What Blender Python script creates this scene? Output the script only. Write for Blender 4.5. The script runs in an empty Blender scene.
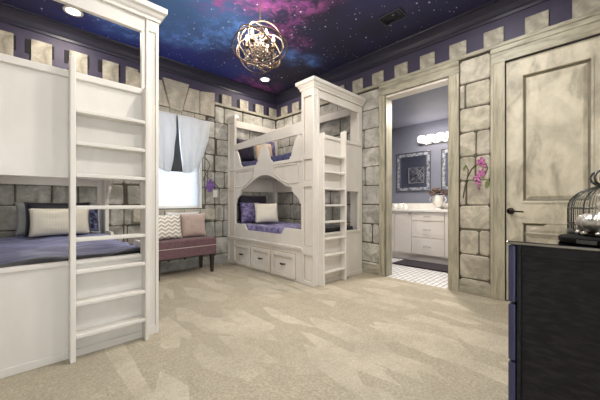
import bpy, bmesh, math, random
from mathutils import Vector, Matrix, noise, Euler
random.seed(7)
S = bpy.context.scene
C = S.collection
PI = math.pi
H_CAM, F_PX, HOR, YAW = 1.0, 288.0, 203.0, math.radians(44)
XW, YW, ZC = 3.56, 4.36, 3.05          # right wall, window wall, ceiling

# ------------------------------------------------------------------ materials
def srgb(r, g, b):
    f = lambda c: (c/255/12.92) if c/255 <= .04045 else ((c/255+.055)/1.055)**2.4
    return (f(r), f(g), f(b), 1)

class NT:
    def __init__(self, name):
        self.m = bpy.data.materials.new(name); self.m.use_nodes = True
        self.t = self.m.node_tree; self.n = self.t.nodes; self.l = self.t.links
        self.b = self.n['Principled BSDF']
    def new(self, kind, **kw):
        x = self.n.new(kind)
        for k, v in kw.items(): setattr(x, k, v)
        return x
    def link(self, a, b): self.l.new(a, b)
    def coords(self, kind='Object', scale=(1, 1, 1), rot=(0, 0, 0)):
        tc = self.new('ShaderNodeTexCoord'); mp = self.new('ShaderNodeMapping')
        mp.inputs['Scale'].default_value = scale; mp.inputs['Rotation'].default_value = rot
        self.link(tc.outputs[kind], mp.inputs['Vector']); return mp.outputs['Vector']
    def noise(self, vec, scale, detail=4, rough=.55, dist=0):
        x = self.new('ShaderNodeTexNoise'); x.inputs['Scale'].default_value = scale
        x.inputs['Detail'].default_value = detail; x.inputs['Roughness'].default_value = rough
        x.inputs['Distortion'].default_value = dist
        self.link(vec, x.inputs['Vector']); return x.outputs['Fac']
    def ramp(self, fac, stops, interp='LINEAR'):
        x = self.new('ShaderNodeValToRGB'); x.color_ramp.interpolation = interp
        e = x.color_ramp.elements
        while len(e) < len(stops): e.new(.5)
        for k, (p, c) in enumerate(stops): e[k].position = p; e[k].color = c
        self.link(fac, x.inputs['Fac']); return x.outputs['Color']
    def mix(self, fac, a, b, mode='MIX'):
        x = self.new('ShaderNodeMix', data_type='RGBA', blend_type=mode)
        for sock, v in ((x.inputs[0], fac), (x.inputs[6], a), (x.inputs[7], b)):
            if hasattr(v, 'is_output'): self.link(v, sock)
            else: sock.default_value = v
        return x.outputs[2]
    def math(self, op, a, b=0.0, clamp=False):
        x = self.new('ShaderNodeMath', operation=op, use_clamp=clamp)
        for sock, v in ((x.inputs[0], a), (x.inputs[1], b)):
            if hasattr(v, 'is_output'): self.link(v, sock)
            else: sock.default_value = v
        return x.outputs[0]
    def bump(self, h, strength=.3, dist=.01):
        x = self.new('ShaderNodeBump'); x.inputs['Strength'].default_value = strength
        x.inputs['Distance'].default_value = dist
        self.link(h, x.inputs['Height']); self.link(x.outputs['Normal'], self.b.inputs['Normal'])
    def base(self, c):
        if hasattr(c, 'is_output'): self.link(c, self.b.inputs['Base Color'])
        else: self.b.inputs['Base Color'].default_value = c
    def set(self, rough=.5, metal=0, spec=.5, coat=0):
        self.b.inputs['Roughness'].default_value = rough; self.b.inputs['Metallic'].default_value = metal
        self.b.inputs['Specular IOR Level'].default_value = spec; self.b.inputs['Coat Weight'].default_value = coat

def plain(name, c, rough=.5, metal=0, spec=.5, c2=None, scale=6, bump=0, stretch=(1, 1, 1), lo=.35, hi=.7, bscale=None):
    t = NT(name); t.set(rough, metal, spec)
    if c2 is None: t.base(c)
    v = t.coords(scale=stretch)
    n = t.noise(v, scale, 5)
    if c2 is not None: t.base(t.ramp(n, [(lo, c), (hi, c2)]))
    if bump: t.bump(t.noise(v, bscale or scale, 5), bump)
    return t.m

def emit(name, c, strength, base=(1, 1, 1, 1)):
    t = NT(name); t.base(base); t.b.inputs['Emission Color'].default_value = c
    t.b.inputs['Emission Strength'].default_value = strength; return t.m

def m_stone(name, cols, gray):
    t = NT(name); t.set(.75, 0, .25)
    v = t.coords()
    g = t.new('ShaderNodeNewGeometry')
    a = t.ramp(g.outputs['Random Per Island'], [(0, cols[0]), (.35, cols[1]), (.7, cols[2]), (1, cols[3])])
    n1 = t.noise(v, 5.5, 8, .62, .6)
    a = t.mix(t.ramp(n1, [(.38, (0, 0, 0, 1)), (.60, (.9,)*3 + (1,))]), a, gray)
    n2 = t.noise(v, 26, 5, .6)
    a = t.mix(t.ramp(n2, [(.3, (.5,)*3 + (1,)), (.6, (0, 0, 0, 1))]), a, t.mix(.45, a, srgb(92, 84, 70)))
    n3 = t.noise(v, 2.3, 4, .5, .3)
    a = t.mix(t.ramp(n3, [(.52, (0, 0, 0, 1)), (.75, (.5,)*3 + (1,))]), a, srgb(120, 122, 100))
    t.base(a); t.bump(t.noise(v, 18, 8, .6), .25, .01); return t.m

def m_faux(name, c1, c2, c3, stretch):
    t = NT(name); t.set(.5, 0, .35)
    v = t.coords(scale=stretch)
    n = t.noise(v, 4.2, 7, .6, .4)
    a = t.ramp(n, [(.34, c3), (.5, c2), (.66, c1)])
    v2 = t.coords()
    n2 = t.noise(v2, 2.6, 6, .6, .8)
    a = t.mix(t.ramp(n2, [(.5, (0, 0, 0, 1)), (.72, (.6,)*3 + (1,))]), a, c3)
    t.base(a); t.bump(n, .06, .01); return t.m

def m_cream(name):
    t = NT(name); t.set(.42, 0, .4)
    v = t.coords(scale=(1, 1, .45))
    n = t.noise(v, 3.1, 6, .55, .5)
    a = t.ramp(n, [(.3, srgb(212, 206, 197)), (.7, srgb(227, 222, 214))])
    t.base(a); return t.m

def at_ceiling(px, py):
    u = (px-300)/F_PX; D = (ZC-H_CAM)*F_PX/(HOR-py)
    s, c = math.sin(YAW), math.cos(YAW)
    return (D*(s+c*u), D*(c-s*u))

def m_ceiling():
    t = NT('galaxy_mural'); t.set(.55, 0, .3)
    v = t.coords()
    wn = t.new('ShaderNodeTexNoise'); wn.inputs['Scale'].default_value = 1.7; wn.inputs['Detail'].default_value = 6
    t.link(v, wn.inputs['Vector'])
    wv = t.new('ShaderNodeVectorMath', operation='MULTIPLY_ADD')
    t.link(wn.outputs['Color'], wv.inputs[0]); wv.inputs[1].default_value = (.55, .55, 0); 
    t.link(v, wv.inputs[2])
    warp = wv.outputs[0]
    def blobs(pts):
        tot = None
        for (px, py, r) in pts:
            x, y = at_ceiling(px, py)
            d = t.new('ShaderNodeVectorMath', operation='DISTANCE'); t.link(warp, d.inputs[0])
            d.inputs[1].default_value = (x+.275, y+.275, ZC)
            m = t.new('ShaderNodeMapRange', interpolation_type='SMOOTHSTEP')
            m.inputs[1].default_value = 0; m.inputs[2].default_value = r; m.inputs[3].default_value = 1; m.inputs[4].default_value = 0
            t.link(d.outputs['Value'], m.inputs[0])
            tot = m.outputs[0] if tot is None else t.math('MAXIMUM', tot, m.outputs[0])
        return tot
    cloud = t.ramp(t.noise(v, 5.2, 12, .75, .3), [(.46, (0, 0, 0, 1)), (.58, (1, 1, 1, 1))])
    fine = t.ramp(t.noise(v, 7, 10, .7, .4), [(.4, (0, 0, 0, 1)), (.6, (1, 1, 1, 1))])
    base = t.mix(t.ramp(t.noise(v, .8, 3), [(.4, (0, 0, 0, 1)), (.65, (1, 1, 1, 1))]), srgb(44, 43, 66), srgb(54, 55, 96))
    deep = blobs([(175, 60, 1.5), (130, 40, 1.2), (230, 70, .9), (110, 45, .9)])
    c = t.mix(t.math('MULTIPLY', deep, .8), base, srgb(52, 66, 158))
    teal = blobs([(165, 8, .95), (205, 12, .8), (185, -10, .9)])
    c = t.mix(t.math('MULTIPLY', teal, .75), c, srgb(84, 128, 188))
    blue = blobs([(172, 36, .42), (195, 40, .45), (220, 36, .5), (245, 30, .45), (290, 58, .35), (120, 28, .4), (312, 62, .25)])
    c = t.mix(t.math('MULTIPLY', blue, t.math('ADD', t.math('MULTIPLY', cloud, .7), .25)), c, srgb(108, 158, 245))
    pink = blobs([(262, 8, .5), (285, 14, .5), (298, 4, .45), (245, 0, .45), (215, 2, .35), (290, 35, .33), (302, 46, .28), (272, 30, .32), (262, 88, .55), (245, 84, .45), (300, -25, .7), (260, -25, .7)])
    c = t.mix(t.math('MULTIPLY', pink, t.math('ADD', t.math('MULTIPLY', cloud, .85), .04, clamp=True)), c, srgb(134, 70, 140))
    hot = t.math('MULTIPLY', t.math('POWER', pink, 1.6), fine)
    c = t.mix(t.math('MULTIPLY', t.math('MULTIPLY', hot, cloud), .6), c, srgb(186, 104, 156))
    # stars
    for sc_, th, w in ((7.5, .115, 1.0), (13, .14, .95), (24, .17, .8)):
        vo = t.new('ShaderNodeTexVoronoi'); vo.inputs['Scale'].default_value = sc_; t.link(v, vo.inputs['Vector'])
        sep = t.new('ShaderNodeSeparateColor'); t.link(vo.outputs['Color'], sep.inputs[0])
        size = t.math('MULTIPLY', sep.outputs[0], th)
        m = t.math('LESS_THAN', vo.outputs['Distance'], size)
        sel = t.math('GREATER_THAN', sep.outputs[1], .35)
        c = t.mix(t.math('MULTIPLY', t.math('MULTIPLY', m, sel), w), c, srgb(215, 222, 240))
    t.base(c); return t.m

def m_carpet():
    t = NT('plush_carpet'); t.set(.95, 0, .1)
    v = t.coords()
    n1 = t.noise(v, 60, 6, .8); n2 = t.noise(v, 26, 4, .6)
    a = t.ramp(n1, [(.3, srgb(146, 137, 119)), (.7, srgb(206, 196, 174))])
    # vacuum passes: the pile brushed one way or the other in overlapping wedges
    wob = t.new('ShaderNodeTexNoise'); wob.inputs['Scale'].default_value = 3.5; wob.inputs['Detail'].default_value = 5; t.link(v, wob.inputs['Vector'])
    def streak(ang, sx, sy, sc_, th, off):
        mp = t.coords(scale=(sx, sy, 1), rot=(0, 0, math.radians(ang)))
        ad = t.new('ShaderNodeVectorMath', operation='ADD'); t.link(mp, ad.inputs[0]); ad.inputs[1].default_value = off
        ww = t.new('ShaderNodeVectorMath', operation='MULTIPLY_ADD'); t.link(wob.outputs['Color'], ww.inputs[0]); ww.inputs[1].default_value = (.07, .07, 0); t.link(ad.outputs[0], ww.inputs[2])
        vo = t.new('ShaderNodeTexVoronoi', voronoi_dimensions='2D', feature='F1'); vo.inputs['Scale'].default_value = sc_
        t.link(ww.outputs[0], vo.inputs['Vector'])
        sep = t.new('ShaderNodeSeparateColor'); t.link(vo.outputs['Color'], sep.inputs[0])
        m = t.new('ShaderNodeMapRange', interpolation_type='SMOOTHSTEP'); m.inputs[1].default_value = th-.05; m.inputs[2].default_value = th+.12
        t.link(sep.outputs[0], m.inputs[0]); return m.outputs[0]
    s1 = streak(62, 4.0, 1.5, 1.7, .78, (1.3, .4, 0)); s2 = streak(8, 4.4, 1.2, 1.7, .78, (4.1, 2.2, 0)); s3 = streak(-50, 4.2, 1.4, 1.7, .79, (.3, 7.2, 0))
    sfac = t.math('MAXIMUM', t.math('MAXIMUM', s1, s2), s3)
    brk = t.ramp(t.noise(v, 2.2, 5, .6), [(.35, (.25,)*3 + (1,)), (.62, (1, 1, 1, 1))])
    a = t.mix(t.math('MULTIPLY', t.math('MULTIPLY', sfac, brk), .32), a, srgb(244, 235, 214))
    a = t.mix(t.ramp(t.noise(v, 1.3, 5), [(.4, (0, 0, 0, 1)), (.7, (.35,)*3 + (1,))]), a, srgb(154, 146, 131))
    a = t.mix(t.ramp(t.noise(v, 11, 6, .7), [(.4, (0, 0, 0, 1)), (.7, (.3,)*3 + (1,))]), a, srgb(140, 130, 114))
    t.base(a)
    t.bump(t.math('ADD', n1, t.math('MULTIPLY', n2, .8)), .7, .012); return t.m

def m_tile():
    t = NT('mosaic_tile'); t.set(.25, 0, .5)
    v = t.coords()
    br = t.new('ShaderNodeTexBrick'); t.link(v, br.inputs['Vector'])
    br.inputs['Color1'].default_value = srgb(238, 236, 232); br.inputs['Color2'].default_value = srgb(228, 226, 224)
    br.inputs['Mortar'].default_value = srgb(112, 112, 120); br.inputs['Scale'].default_value = 1
    br.inputs['Mortar Size'].default_value = .0045; br.inputs['Brick Width'].default_value = .13; br.inputs['Row Height'].default_value = .065
    t.base(br.outputs['Color']); return t.m

def m_fabric(name, c1, c2, scale, rough=.8, bump=.2, kind='noise', stretch=(1, 1, 1), sheen=.2, hard=.08):
    t = NT(name); t.set(rough, 0, .25); t.b.inputs['Sheen Weight'].default_value = sheen
    v = t.coords(scale=stretch)
    if kind == 'noise': f = t.noise(v, scale, 4, .6, .5)
    elif kind == 'cells':
        vo = t.new('ShaderNodeTexVoronoi', feature='DISTANCE_TO_EDGE'); vo.inputs['Scale'].default_value = scale
        t.link(v, vo.inputs['Vector']); f = t.math('MULTIPLY', vo.outputs['Distance'], 3.0)
    elif kind == 'dots':
        vo = t.new('ShaderNodeTexVoronoi'); vo.inputs['Scale'].default_value = scale; vo.inputs['Randomness'].default_value = 0
        t.link(v, vo.inputs['Vector']); f = vo.outputs['Distance']
    elif kind == 'chevron':
        sp = t.new('ShaderNodeSeparateXYZ'); t.link(v, sp.inputs[0])
        zig = t.math('PINGPONG', t.math('MULTIPLY', sp.outputs[0], scale), 1.0)
        f = t.math('FRACT', t.math('ADD', t.math('MULTIPLY', sp.outputs[2], scale*.9), t.math('MULTIPLY', zig, .6)))
    t.base(t.ramp(f, [(.5-hard, c1), (.5+hard, c2)]))
    t.bump(t.noise(t.coords(), 220, 2), bump, .002); return t.m

M = {}
M['cream'] = m_cream('cream_glazed_paint')
M['stone'] = m_stone('painted_stone_block', [srgb(202, 194, 176), srgb(213, 205, 187), srgb(193, 186, 171), srgb(206, 200, 187)], srgb(160, 154, 140))
M['stone_grey'] = m_stone('grey_stone_block', [srgb(196, 194, 187), srgb(216, 213, 204), srgb(182, 180, 175), srgb(206, 202, 193)], srgb(144, 142, 134))
M['merlon'] = m_stone('merlon_stone', [srgb(194, 188, 174), srgb(208, 202, 188), srgb(182, 177, 164), srgb(202, 197, 185)], srgb(122, 118, 106))
M['mortar'] = plain('dark_mortar', srgb(72, 67, 58), .9, c2=srgb(98, 92, 80), scale=9)
M['casing'] = m_faux('aged_casing_paint', srgb(186, 180, 160), srgb(172, 166, 146), srgb(140, 136, 119), (6, 6, .7))
M['casing_h'] = m_faux('aged_head_paint', srgb(178, 174, 156), srgb(164, 160, 143), srgb(134, 130, 115), (1.2, 1.2, 5))
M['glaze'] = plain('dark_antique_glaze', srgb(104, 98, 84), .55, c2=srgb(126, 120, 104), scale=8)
M['door'] = m_faux('aged_door_paint', srgb(212, 206, 188), srgb(198, 191, 172), srgb(158, 152, 136), (1.5, 1.5, .8))
M['purple'] = plain('dusk_purple_paint', srgb(54, 49, 72), .6, c2=srgb(66, 61, 86), scale=2.2)
M['crown'] = plain('navy_gloss_paint', srgb(40, 40, 58), .42, spec=.4, c2=srgb(48, 47, 66), scale=2)
M['ceiling'] = m_ceiling()
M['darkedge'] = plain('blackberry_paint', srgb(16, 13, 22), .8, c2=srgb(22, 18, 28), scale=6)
M['carpet'] = m_carpet()
M['tile'] = m_tile()
M['plaster'] = plain('warm_plaster', srgb(206, 200, 188), .8, c2=srgb(212, 206, 194), scale=3)
M['tan'] = plain('tan_painted_shade', srgb(170, 152, 126), .5, c2=srgb(188, 170, 144), scale=7)  # tan paints warm light and gap shade along the bunk trim
M['bluegrey'] = plain('blue_grey_paint', srgb(120, 122, 136), .6, c2=srgb(128, 130, 144), scale=2)
M['white'] = plain('white_enamel', srgb(232, 228, 222), .35, c2=srgb(226, 222, 215), scale=2)
M['vanity'] = plain('ivory_lacquer', srgb(228, 221, 212), .35, c2=srgb(222, 214, 204), scale=2)
M['quartz'] = plain('white_quartz', srgb(240, 236, 228), .2, c2=srgb(230, 225, 216), scale=14)
M['chrome'] = plain('brushed_nickel', srgb(190, 188, 184), .25, 1)
M['mirror'] = plain('mirror_glass', srgb(205, 210, 222), .02, 1)
M['mirrortop'] = plain('smoked_mirror_glass', srgb(150, 148, 144), .03, 1)
M['strip'] = plain('bevelled_mirror_strip', srgb(214, 218, 226), .35, .55, c2=srgb(120, 126, 142), scale=18, lo=.45, hi=.6)
M['bronze'] = plain('dark_bronze', srgb(46, 38, 32), .35, .8)
M['orb'] = plain('aged_bronze_gilt', srgb(104, 84, 66), .5, .4, c2=srgb(66, 52, 42), scale=12)
def m_lacquer():
    t = NT('black_lacquered_oak'); t.set(.4, 0, .3)
    v = t.coords(scale=(1, .25, 1), rot=(math.radians(-18), 0, 0))
    n = t.noise(v, 70, 4, .6, .3)
    t.base(t.ramp(n, [(.42, srgb(17, 17, 20)), (.62, srgb(34, 33, 37))])); t.bump(n, .15, .003); return t.m
M['black'] = m_lacquer()
M['blackgloss'] = plain('black_gloss', srgb(22, 22, 26), .08, spec=.6, c2=srgb(28, 28, 33), scale=8)
M['blackgloss'].node_tree.nodes['Principled BSDF'].inputs['IOR'].default_value = 2.6
M['edgeblue'] = plain('blue_light_drawer_edge', srgb(62, 62, 92), .35, c2=srgb(54, 54, 82), scale=5)  # blue of the window light put into the drawer colour
M['blacktray'] = plain('black_velvet_tray', srgb(6, 6, 7), .8, c2=srgb(12, 12, 12), scale=40, spec=.1)
M['pewter'] = plain('pewter_wire', srgb(92, 94, 92), .4, .7, c2=srgb(70, 72, 70), scale=30)
M['silver'] = plain('antique_silver', srgb(205, 202, 196), .28, .85, c2=srgb(160, 155, 148), scale=14)
M['walnut'] = plain('dark_walnut', srgb(52, 38, 34), .4, c2=srgb(40, 29, 26), scale=8, stretch=(4, 4, .6))
M['mauve'] = m_fabric('mauve_linen', srgb(100, 74, 80), srgb(116, 88, 92), 26, hard=.2)
M['piping'] = plain('pale_piping', srgb(190, 172, 168), .7)
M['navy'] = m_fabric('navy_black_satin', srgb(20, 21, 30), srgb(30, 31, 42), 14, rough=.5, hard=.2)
M['navypat'] = m_fabric('navy_damask', srgb(40, 42, 66), srgb(112, 112, 146), 22, hard=.06)
M['plumpat'] = m_fabric('lavender_damask', srgb(74, 66, 106), srgb(136, 126, 166), 17, hard=.07)
M['plum'] = m_fabric('dark_plum_satin', srgb(34, 28, 44), srgb(46, 40, 58), 12, rough=.5, hard=.2)
M['ivory'] = m_fabric('ivory_matelasse', srgb(206, 198, 180), srgb(232, 226, 210), 46, kind='dots', hard=.5)
M['ivoryplain'] = m_fabric('ivory_linen', srgb(226, 218, 200), srgb(236, 230, 214), 20, hard=.3)
M['greyflange'] = m_fabric('silver_grey_satin', srgb(150, 150, 150), srgb(176, 176, 174), 12, rough=.45, hard=.3)
M['peach'] = m_fabric('peach_satin', srgb(206, 180, 152), srgb(222, 198, 170), 10, hard=.3)
M['chevron'] = m_fabric('chevron_weave', srgb(236, 232, 224), srgb(180, 172, 160), 22, kind='chevron', hard=.05)
M['taupe'] = m_fabric('taupe_velvet', srgb(168, 148, 140), srgb(190, 170, 158), 9, hard=.3)
M['pearl'] = m_fabric('pearl_satin', srgb(226, 222, 216), srgb(200, 198, 196), 7, rough=.5, hard=.3)
M['satinblue'] = m_fabric('slate_blue_satin', srgb(84, 86, 126), srgb(150, 152, 192), 6, rough=.38, stretch=(.5, 3, 1), hard=.3, bump=.05)
M['lavender'] = m_fabric('lavender_quilt', srgb(92, 84, 128), srgb(152, 144, 186), 15, hard=.09)
M['indigo'] = m_fabric('indigo_quilt', srgb(52, 52, 88), srgb(84, 84, 126), 18, hard=.12)
M['sheet'] = m_fabric('dark_bed_skirt', srgb(44, 42, 56), srgb(54, 52, 68), 10, hard=.3)
M['matpile'] = m_fabric('plum_bath_mat', srgb(30, 20, 28), srgb(44, 30, 40), 60, rough=.95, bump=.8, hard=.3)
M['petalpink'] = plain('orchid_pink', srgb(178, 92, 152), .6, c2=srgb(214, 150, 192), scale=30)
M['petalviolet'] = plain('orchid_violet', srgb(112, 78, 150), .6, c2=srgb(146, 112, 180), scale=30)
M['stem'] = plain('olive_stem', srgb(96, 90, 62), .7, c2=srgb(78, 76, 50), scale=30)
M['leaf'] = plain('moss_leaf', srgb(104, 114, 66), .7, c2=srgb(122, 128, 84), scale=20)
M['dried'] = plain('dried_flower_brown', srgb(74, 56, 48), .85, c2=srgb(112, 90, 78), scale=40)
M['shade'] = emit('frosted_lit_glass', (1, .94, .87, 1), 2.6)
M['bulb'] = emit('warm_bulb', (1, .74, .45, 1), 9)
M['can'] = emit('lit_lens', (1, .88, .74, 1), 14)
def m_cloth(name, col, trans):
    t = NT(name); t.set(.8, 0, .2); t.base(col)
    tr = t.new('ShaderNodeBsdfTranslucent'); tr.inputs['Color'].default_value = col
    mx = t.new('ShaderNodeMixShader'); mx.inputs[0].default_value = trans
    t.link(t.b.outputs[0], mx.inputs[1]); t.link(tr.outputs[0], mx.inputs[2])
    t.link(mx.outputs[0], t.n['Material Output'].inputs['Surface']); return t.m
M['blind'] = m_cloth('white_blind_slat', srgb(245, 246, 248), .36)
M['swag'] = m_cloth('white_swag_cloth', srgb(240, 242, 244), .42)
M['charcoal'] = plain('charcoal_cloth', srgb(70, 72, 76), .8, c2=srgb(82, 84, 88), scale=6)
def m_glass():
    t = NT('clear_pane'); g = t.new('ShaderNodeBsdfTransparent'); gl = t.new('ShaderNodeBsdfGlossy'); gl.inputs['Roughness'].default_value = .02
    mx = t.new('ShaderNodeMixShader'); mx.inputs[0].default_value = .06
    t.link(g.outputs[0], mx.inputs[1]); t.link(gl.outputs[0], mx.inputs[2]); t.link(mx.outputs[0], t.n['Material Output'].inputs['Surface']); return t.m
M['glass'] = m_glass()
def m_crystal():
    t = NT('cut_crystal'); t.set(.05, 0, .8); t.base(srgb(170, 158, 146)); t.b.inputs['Transmission Weight'].default_value = .8; return t.m
M['crystal'] = m_crystal()

# ------------------------------------------------------------------ mesh helpers
WL = {}
def wloc(o):
    return WL.get(o.name, Vector((0, 0, 0))) if o else Vector((0, 0, 0))

class MB:
    def __init__(self, f=None):
        self.bm = bmesh.new(); self.f = f      # f maps a local point to the place
    def P(self, p): return Vector(self.f(*p)) if self.f else Vector(p)
    def box(self, x0, x1, y0, y1, z0, z1, mi=0):
        v = [self.bm.verts.new(self.P(p)) for p in ((x0,y0,z0),(x1,y0,z0),(x1,y1,z0),(x0,y1,z0),(x0,y0,z1),(x1,y0,z1),(x1,y1,z1),(x0,y1,z1))]
        for q in ((0,3,2,1),(4,5,6,7),(0,1,5,4),(1,2,6,5),(2,3,7,6),(3,0,4,7)):
            self.bm.faces.new([v[i] for i in q]).material_index = mi
        return self
    def hexa(self, pts, mi=0):                  # 8 points like a box
        v = [self.bm.verts.new(self.P(p)) for p in pts]
        for q in ((0,3,2,1),(4,5,6,7),(0,1,5,4),(1,2,6,5),(2,3,7,6),(3,0,4,7)):
            self.bm.faces.new([v[i] for i in q]).material_index = mi
        return self
    def extr(self, pts, d, mi=0):               # polygon of 3-D points pushed by vector d
        d = Vector(d); a = [self.bm.verts.new(self.P(p)) for p in pts]; b = [self.bm.verts.new(self.P(Vector(p)+d)) for p in pts]
        n = len(pts)
        for f in (self.bm.faces.new(a), self.bm.faces.new(b[::-1])): f.material_index = mi
        for i in range(n): self.bm.faces.new((a[i], a[(i+1) % n], b[(i+1) % n], b[i])).material_index = mi
        return self
    def tube(self, path, r, n=8, closed=False, smooth=True):
        path = [Vector(p) for p in path]; rings = []; N = len(path)
        up = None
        for i, p in enumerate(path):
            if closed: t = path[(i+1) % N]-path[i-1]
            else: t = path[min(i+1, N-1)]-path[max(i-1, 0)]
            t.normalize()
            if up is None: up = Vector((0, 0, 1)) if abs(t.z) < .9 else Vector((1, 0, 0))
            a = t.cross(up); a = a.normalized() if a.length > 1e-6 else t.orthogonal().normalized()
            b = a.cross(t).normalized(); up = b
            rr = r[i] if isinstance(r, (list, tuple)) else r
            rings.append([self.bm.verts.new(self.P(p+a*math.cos(2*PI*k/n)*rr+b*math.sin(2*PI*k/n)*rr)) for k in range(n)])
        for i in range(N if closed else N-1):
            A, B = rings[i], rings[(i+1) % N]
            off = 0
            if closed and i == N-1:
                off = min(range(n), key=lambda o: (A[0].co-B[o].co).length)
            for k in range(n):
                self.bm.faces.new((A[k], A[(k+1) % n], B[(k+1+off) % n], B[(k+off) % n])).smooth = smooth
        if not closed:
            self.bm.faces.new(rings[0][::-1]); self.bm.faces.new(rings[-1])
        return self
    def lathe(self, prof, c=(0, 0, 0), n=24, fr=None):
        c = Vector(c); rings = []
        for (r, z) in prof:
            rings.append([self.bm.verts.new(self.P(c+Vector(((r*(fr(2*PI*k/n) if fr else 1))*math.cos(2*PI*k/n), (r*(fr(2*PI*k/n) if fr else 1))*math.sin(2*PI*k/n), z)))) for k in range(n)])
        for A, B in zip(rings, rings[1:]):
            for k in range(n): self.bm.faces.new((A[k], A[(k+1) % n], B[(k+1) % n], B[k])).smooth = True
        if prof[0][0] > 1e-4: self.bm.faces.new(rings[0][::-1])
        if prof[-1][0] > 1e-4: self.bm.faces.new(rings[-1])
        bmesh.ops.remove_doubles(self.bm, verts=self.bm.verts, dist=1e-6)
        return self
    def sphere(self, c, r, u=12, v=8, sc=(1, 1, 1)):
        m = Matrix.Translation(self.P(c)) @ Matrix.Diagonal((sc[0], sc[1], sc[2], 1))
        g = bmesh.ops.create_uvsphere(self.bm, u_segments=u, v_segments=v, radius=r, matrix=m)
        for w in g['verts']:
            for f in w.link_faces: f.smooth = True
        return self
    def grid(self, nu, nv, fn, wrap=False, smooth=True):
        V = [[self.bm.verts.new(self.P(fn(i/nu, j/nv))) for j in range(nv+1)] for i in range(nu+1)]
        for i in range(nu):
            for j in range(nv):
                self.bm.faces.new((V[i][j], V[i+1][j], V[i+1][j+1], V[i][j+1])).smooth = smooth
        return self
    def sheet2d(self, outer, holes, w0, w1):
        """board cut to an outline (u,v) with holes, thickness w0..w1; maps through f(u, v, w)"""
        cu = bpy.data.curves.new('tmp', 'CURVE'); cu.dimensions = '2D'; cu.fill_mode = 'BOTH'; cu.extrude = .5
        for pts in [outer]+holes:
            sp = cu.splines.new('POLY'); sp.points.add(len(pts)-1); sp.use_cyclic_u = True
            for k, (a, b) in enumerate(pts): sp.points[k].co = (a, b, 0, 1)
        ob = bpy.data.objects.new('tmp', cu); C.objects.link(ob)
        dg = bpy.context.evaluated_depsgraph_get()
        me = bpy.data.meshes.new_from_object(ob.evaluated_get(dg))
        vs = [self.bm.verts.new(self.P((v.co.x, v.co.y, w0 if v.co.z < 0 else w1))) for v in me.vertices]
        for p in me.polygons:
            try: self.bm.faces.new([vs[i] for i in p.vertices])
            except ValueError: pass
        bpy.data.objects.remove(ob); bpy.data.curves.remove(cu); bpy.data.meshes.remove(me)
        bmesh.ops.remove_doubles(self.bm, verts=self.bm.verts, dist=1e-5)
        return self
    def build(self, name, mats, parent=None, bevel=0, local=False, subsurf=0, solid=0, origin=None, seg=2):
        bm = self.bm
        bmesh.ops.recalc_face_normals(bm, faces=bm.faces)
        if origin is not None: o0 = Vector(origin)
        elif local: o0 = Vector((0, 0, 0))
        elif parent is not None: o0 = wloc(parent)
        else:
            lo = Vector([min(v.co[i] for v in bm.verts) for i in range(3)]); hi = Vector([max(v.co[i] for v in bm.verts) for i in range(3)])
            o0 = Vector(((lo.x+hi.x)/2, (lo.y+hi.y)/2, lo.z))
        if o0.length: bmesh.ops.translate(bm, verts=bm.verts, vec=-o0)
        me = bpy.data.meshes.new(name); bm.to_mesh(me); bm.free()
        for m in (mats if isinstance(mats, (list, tuple)) else [mats]): me.materials.append(m)
        o = bpy.data.objects.new(name, me); C.objects.link(o)
        if parent is not None: o.parent = parent
        if parent is None: o.location = o0
        elif origin is not None: o.location = o0-wloc(parent)
        WL[o.name] = (wloc(parent) if (parent is not None and origin is None) else o0).copy()
        if subsurf: x = o.modifiers.new('smooth', 'SUBSURF'); x.levels = x.render_levels = subsurf
        if solid: x = o.modifiers.new('thick', 'SOLIDIFY'); x.thickness = solid
        if bevel:
            x = o.modifiers.new('edge', 'BEVEL'); x.width = bevel; x.segments = seg; x.limit_method = 'ANGLE'; x.angle_limit = math.radians(40)
        return o

def thing(name, loc, label, cat, group=None, rz=0):
    o = bpy.data.objects.new(name, None); C.objects.link(o); o.location = loc; o.rotation_euler = (0, 0, rz)
    o.empty_display_size = .1
    WL[o.name] = Vector(loc); return tag(o, label, cat, group)
def tag(o, label, cat, group=None):
    o['label'] = label; o['category'] = cat
    if group: o['group'] = group
    return o
def struct(o): o['kind'] = 'structure'; return o

def wall_boxes(lo, hi, z0, z1, holes):
    """pieces of a wall strip around rectangular holes (a0,a1,b0,b1)"""
    out = []; cuts = sorted({lo, hi, *[min(max(h[0], lo), hi) for h in holes], *[min(max(h[1], lo), hi) for h in holes]})
    for a, b in zip(cuts, cuts[1:]):
        mid = (a+b)/2; hs = sorted([(h[2], h[3]) for h in holes if h[0] < mid < h[1]]); z = z0
        for h0, h1 in hs:
            if h0 > z: out.append((a, b, z, min(h0, z1)))
            z = max(z, h1)
        if z < z1: out.append((a, b, z, z1))
    return [o for o in out if o[3]-o[2] > 1e-4 and o[1]-o[0] > 1e-4]

# ------------------------------------------------------------------ room shell
B = lambda *a: MB().box(*a)
X0, Y0 = -1.6, -1.6                      # the entry nook the photograph is taken from
struct(B(X0, XW, Y0, YW, -.06, 0).build('floor', M['carpet'], origin=(0, 0, 0)))
struct(B(XW, 5.6, .2, 3.7, -.06, -.004).build('floor', M['tile'], origin=(0, 0, 0)))
struct(B(X0, XW+.15, Y0, YW+.2, ZC, ZC+.08).build('ceiling', M['ceiling'], origin=(0, 0, 0)))

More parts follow.
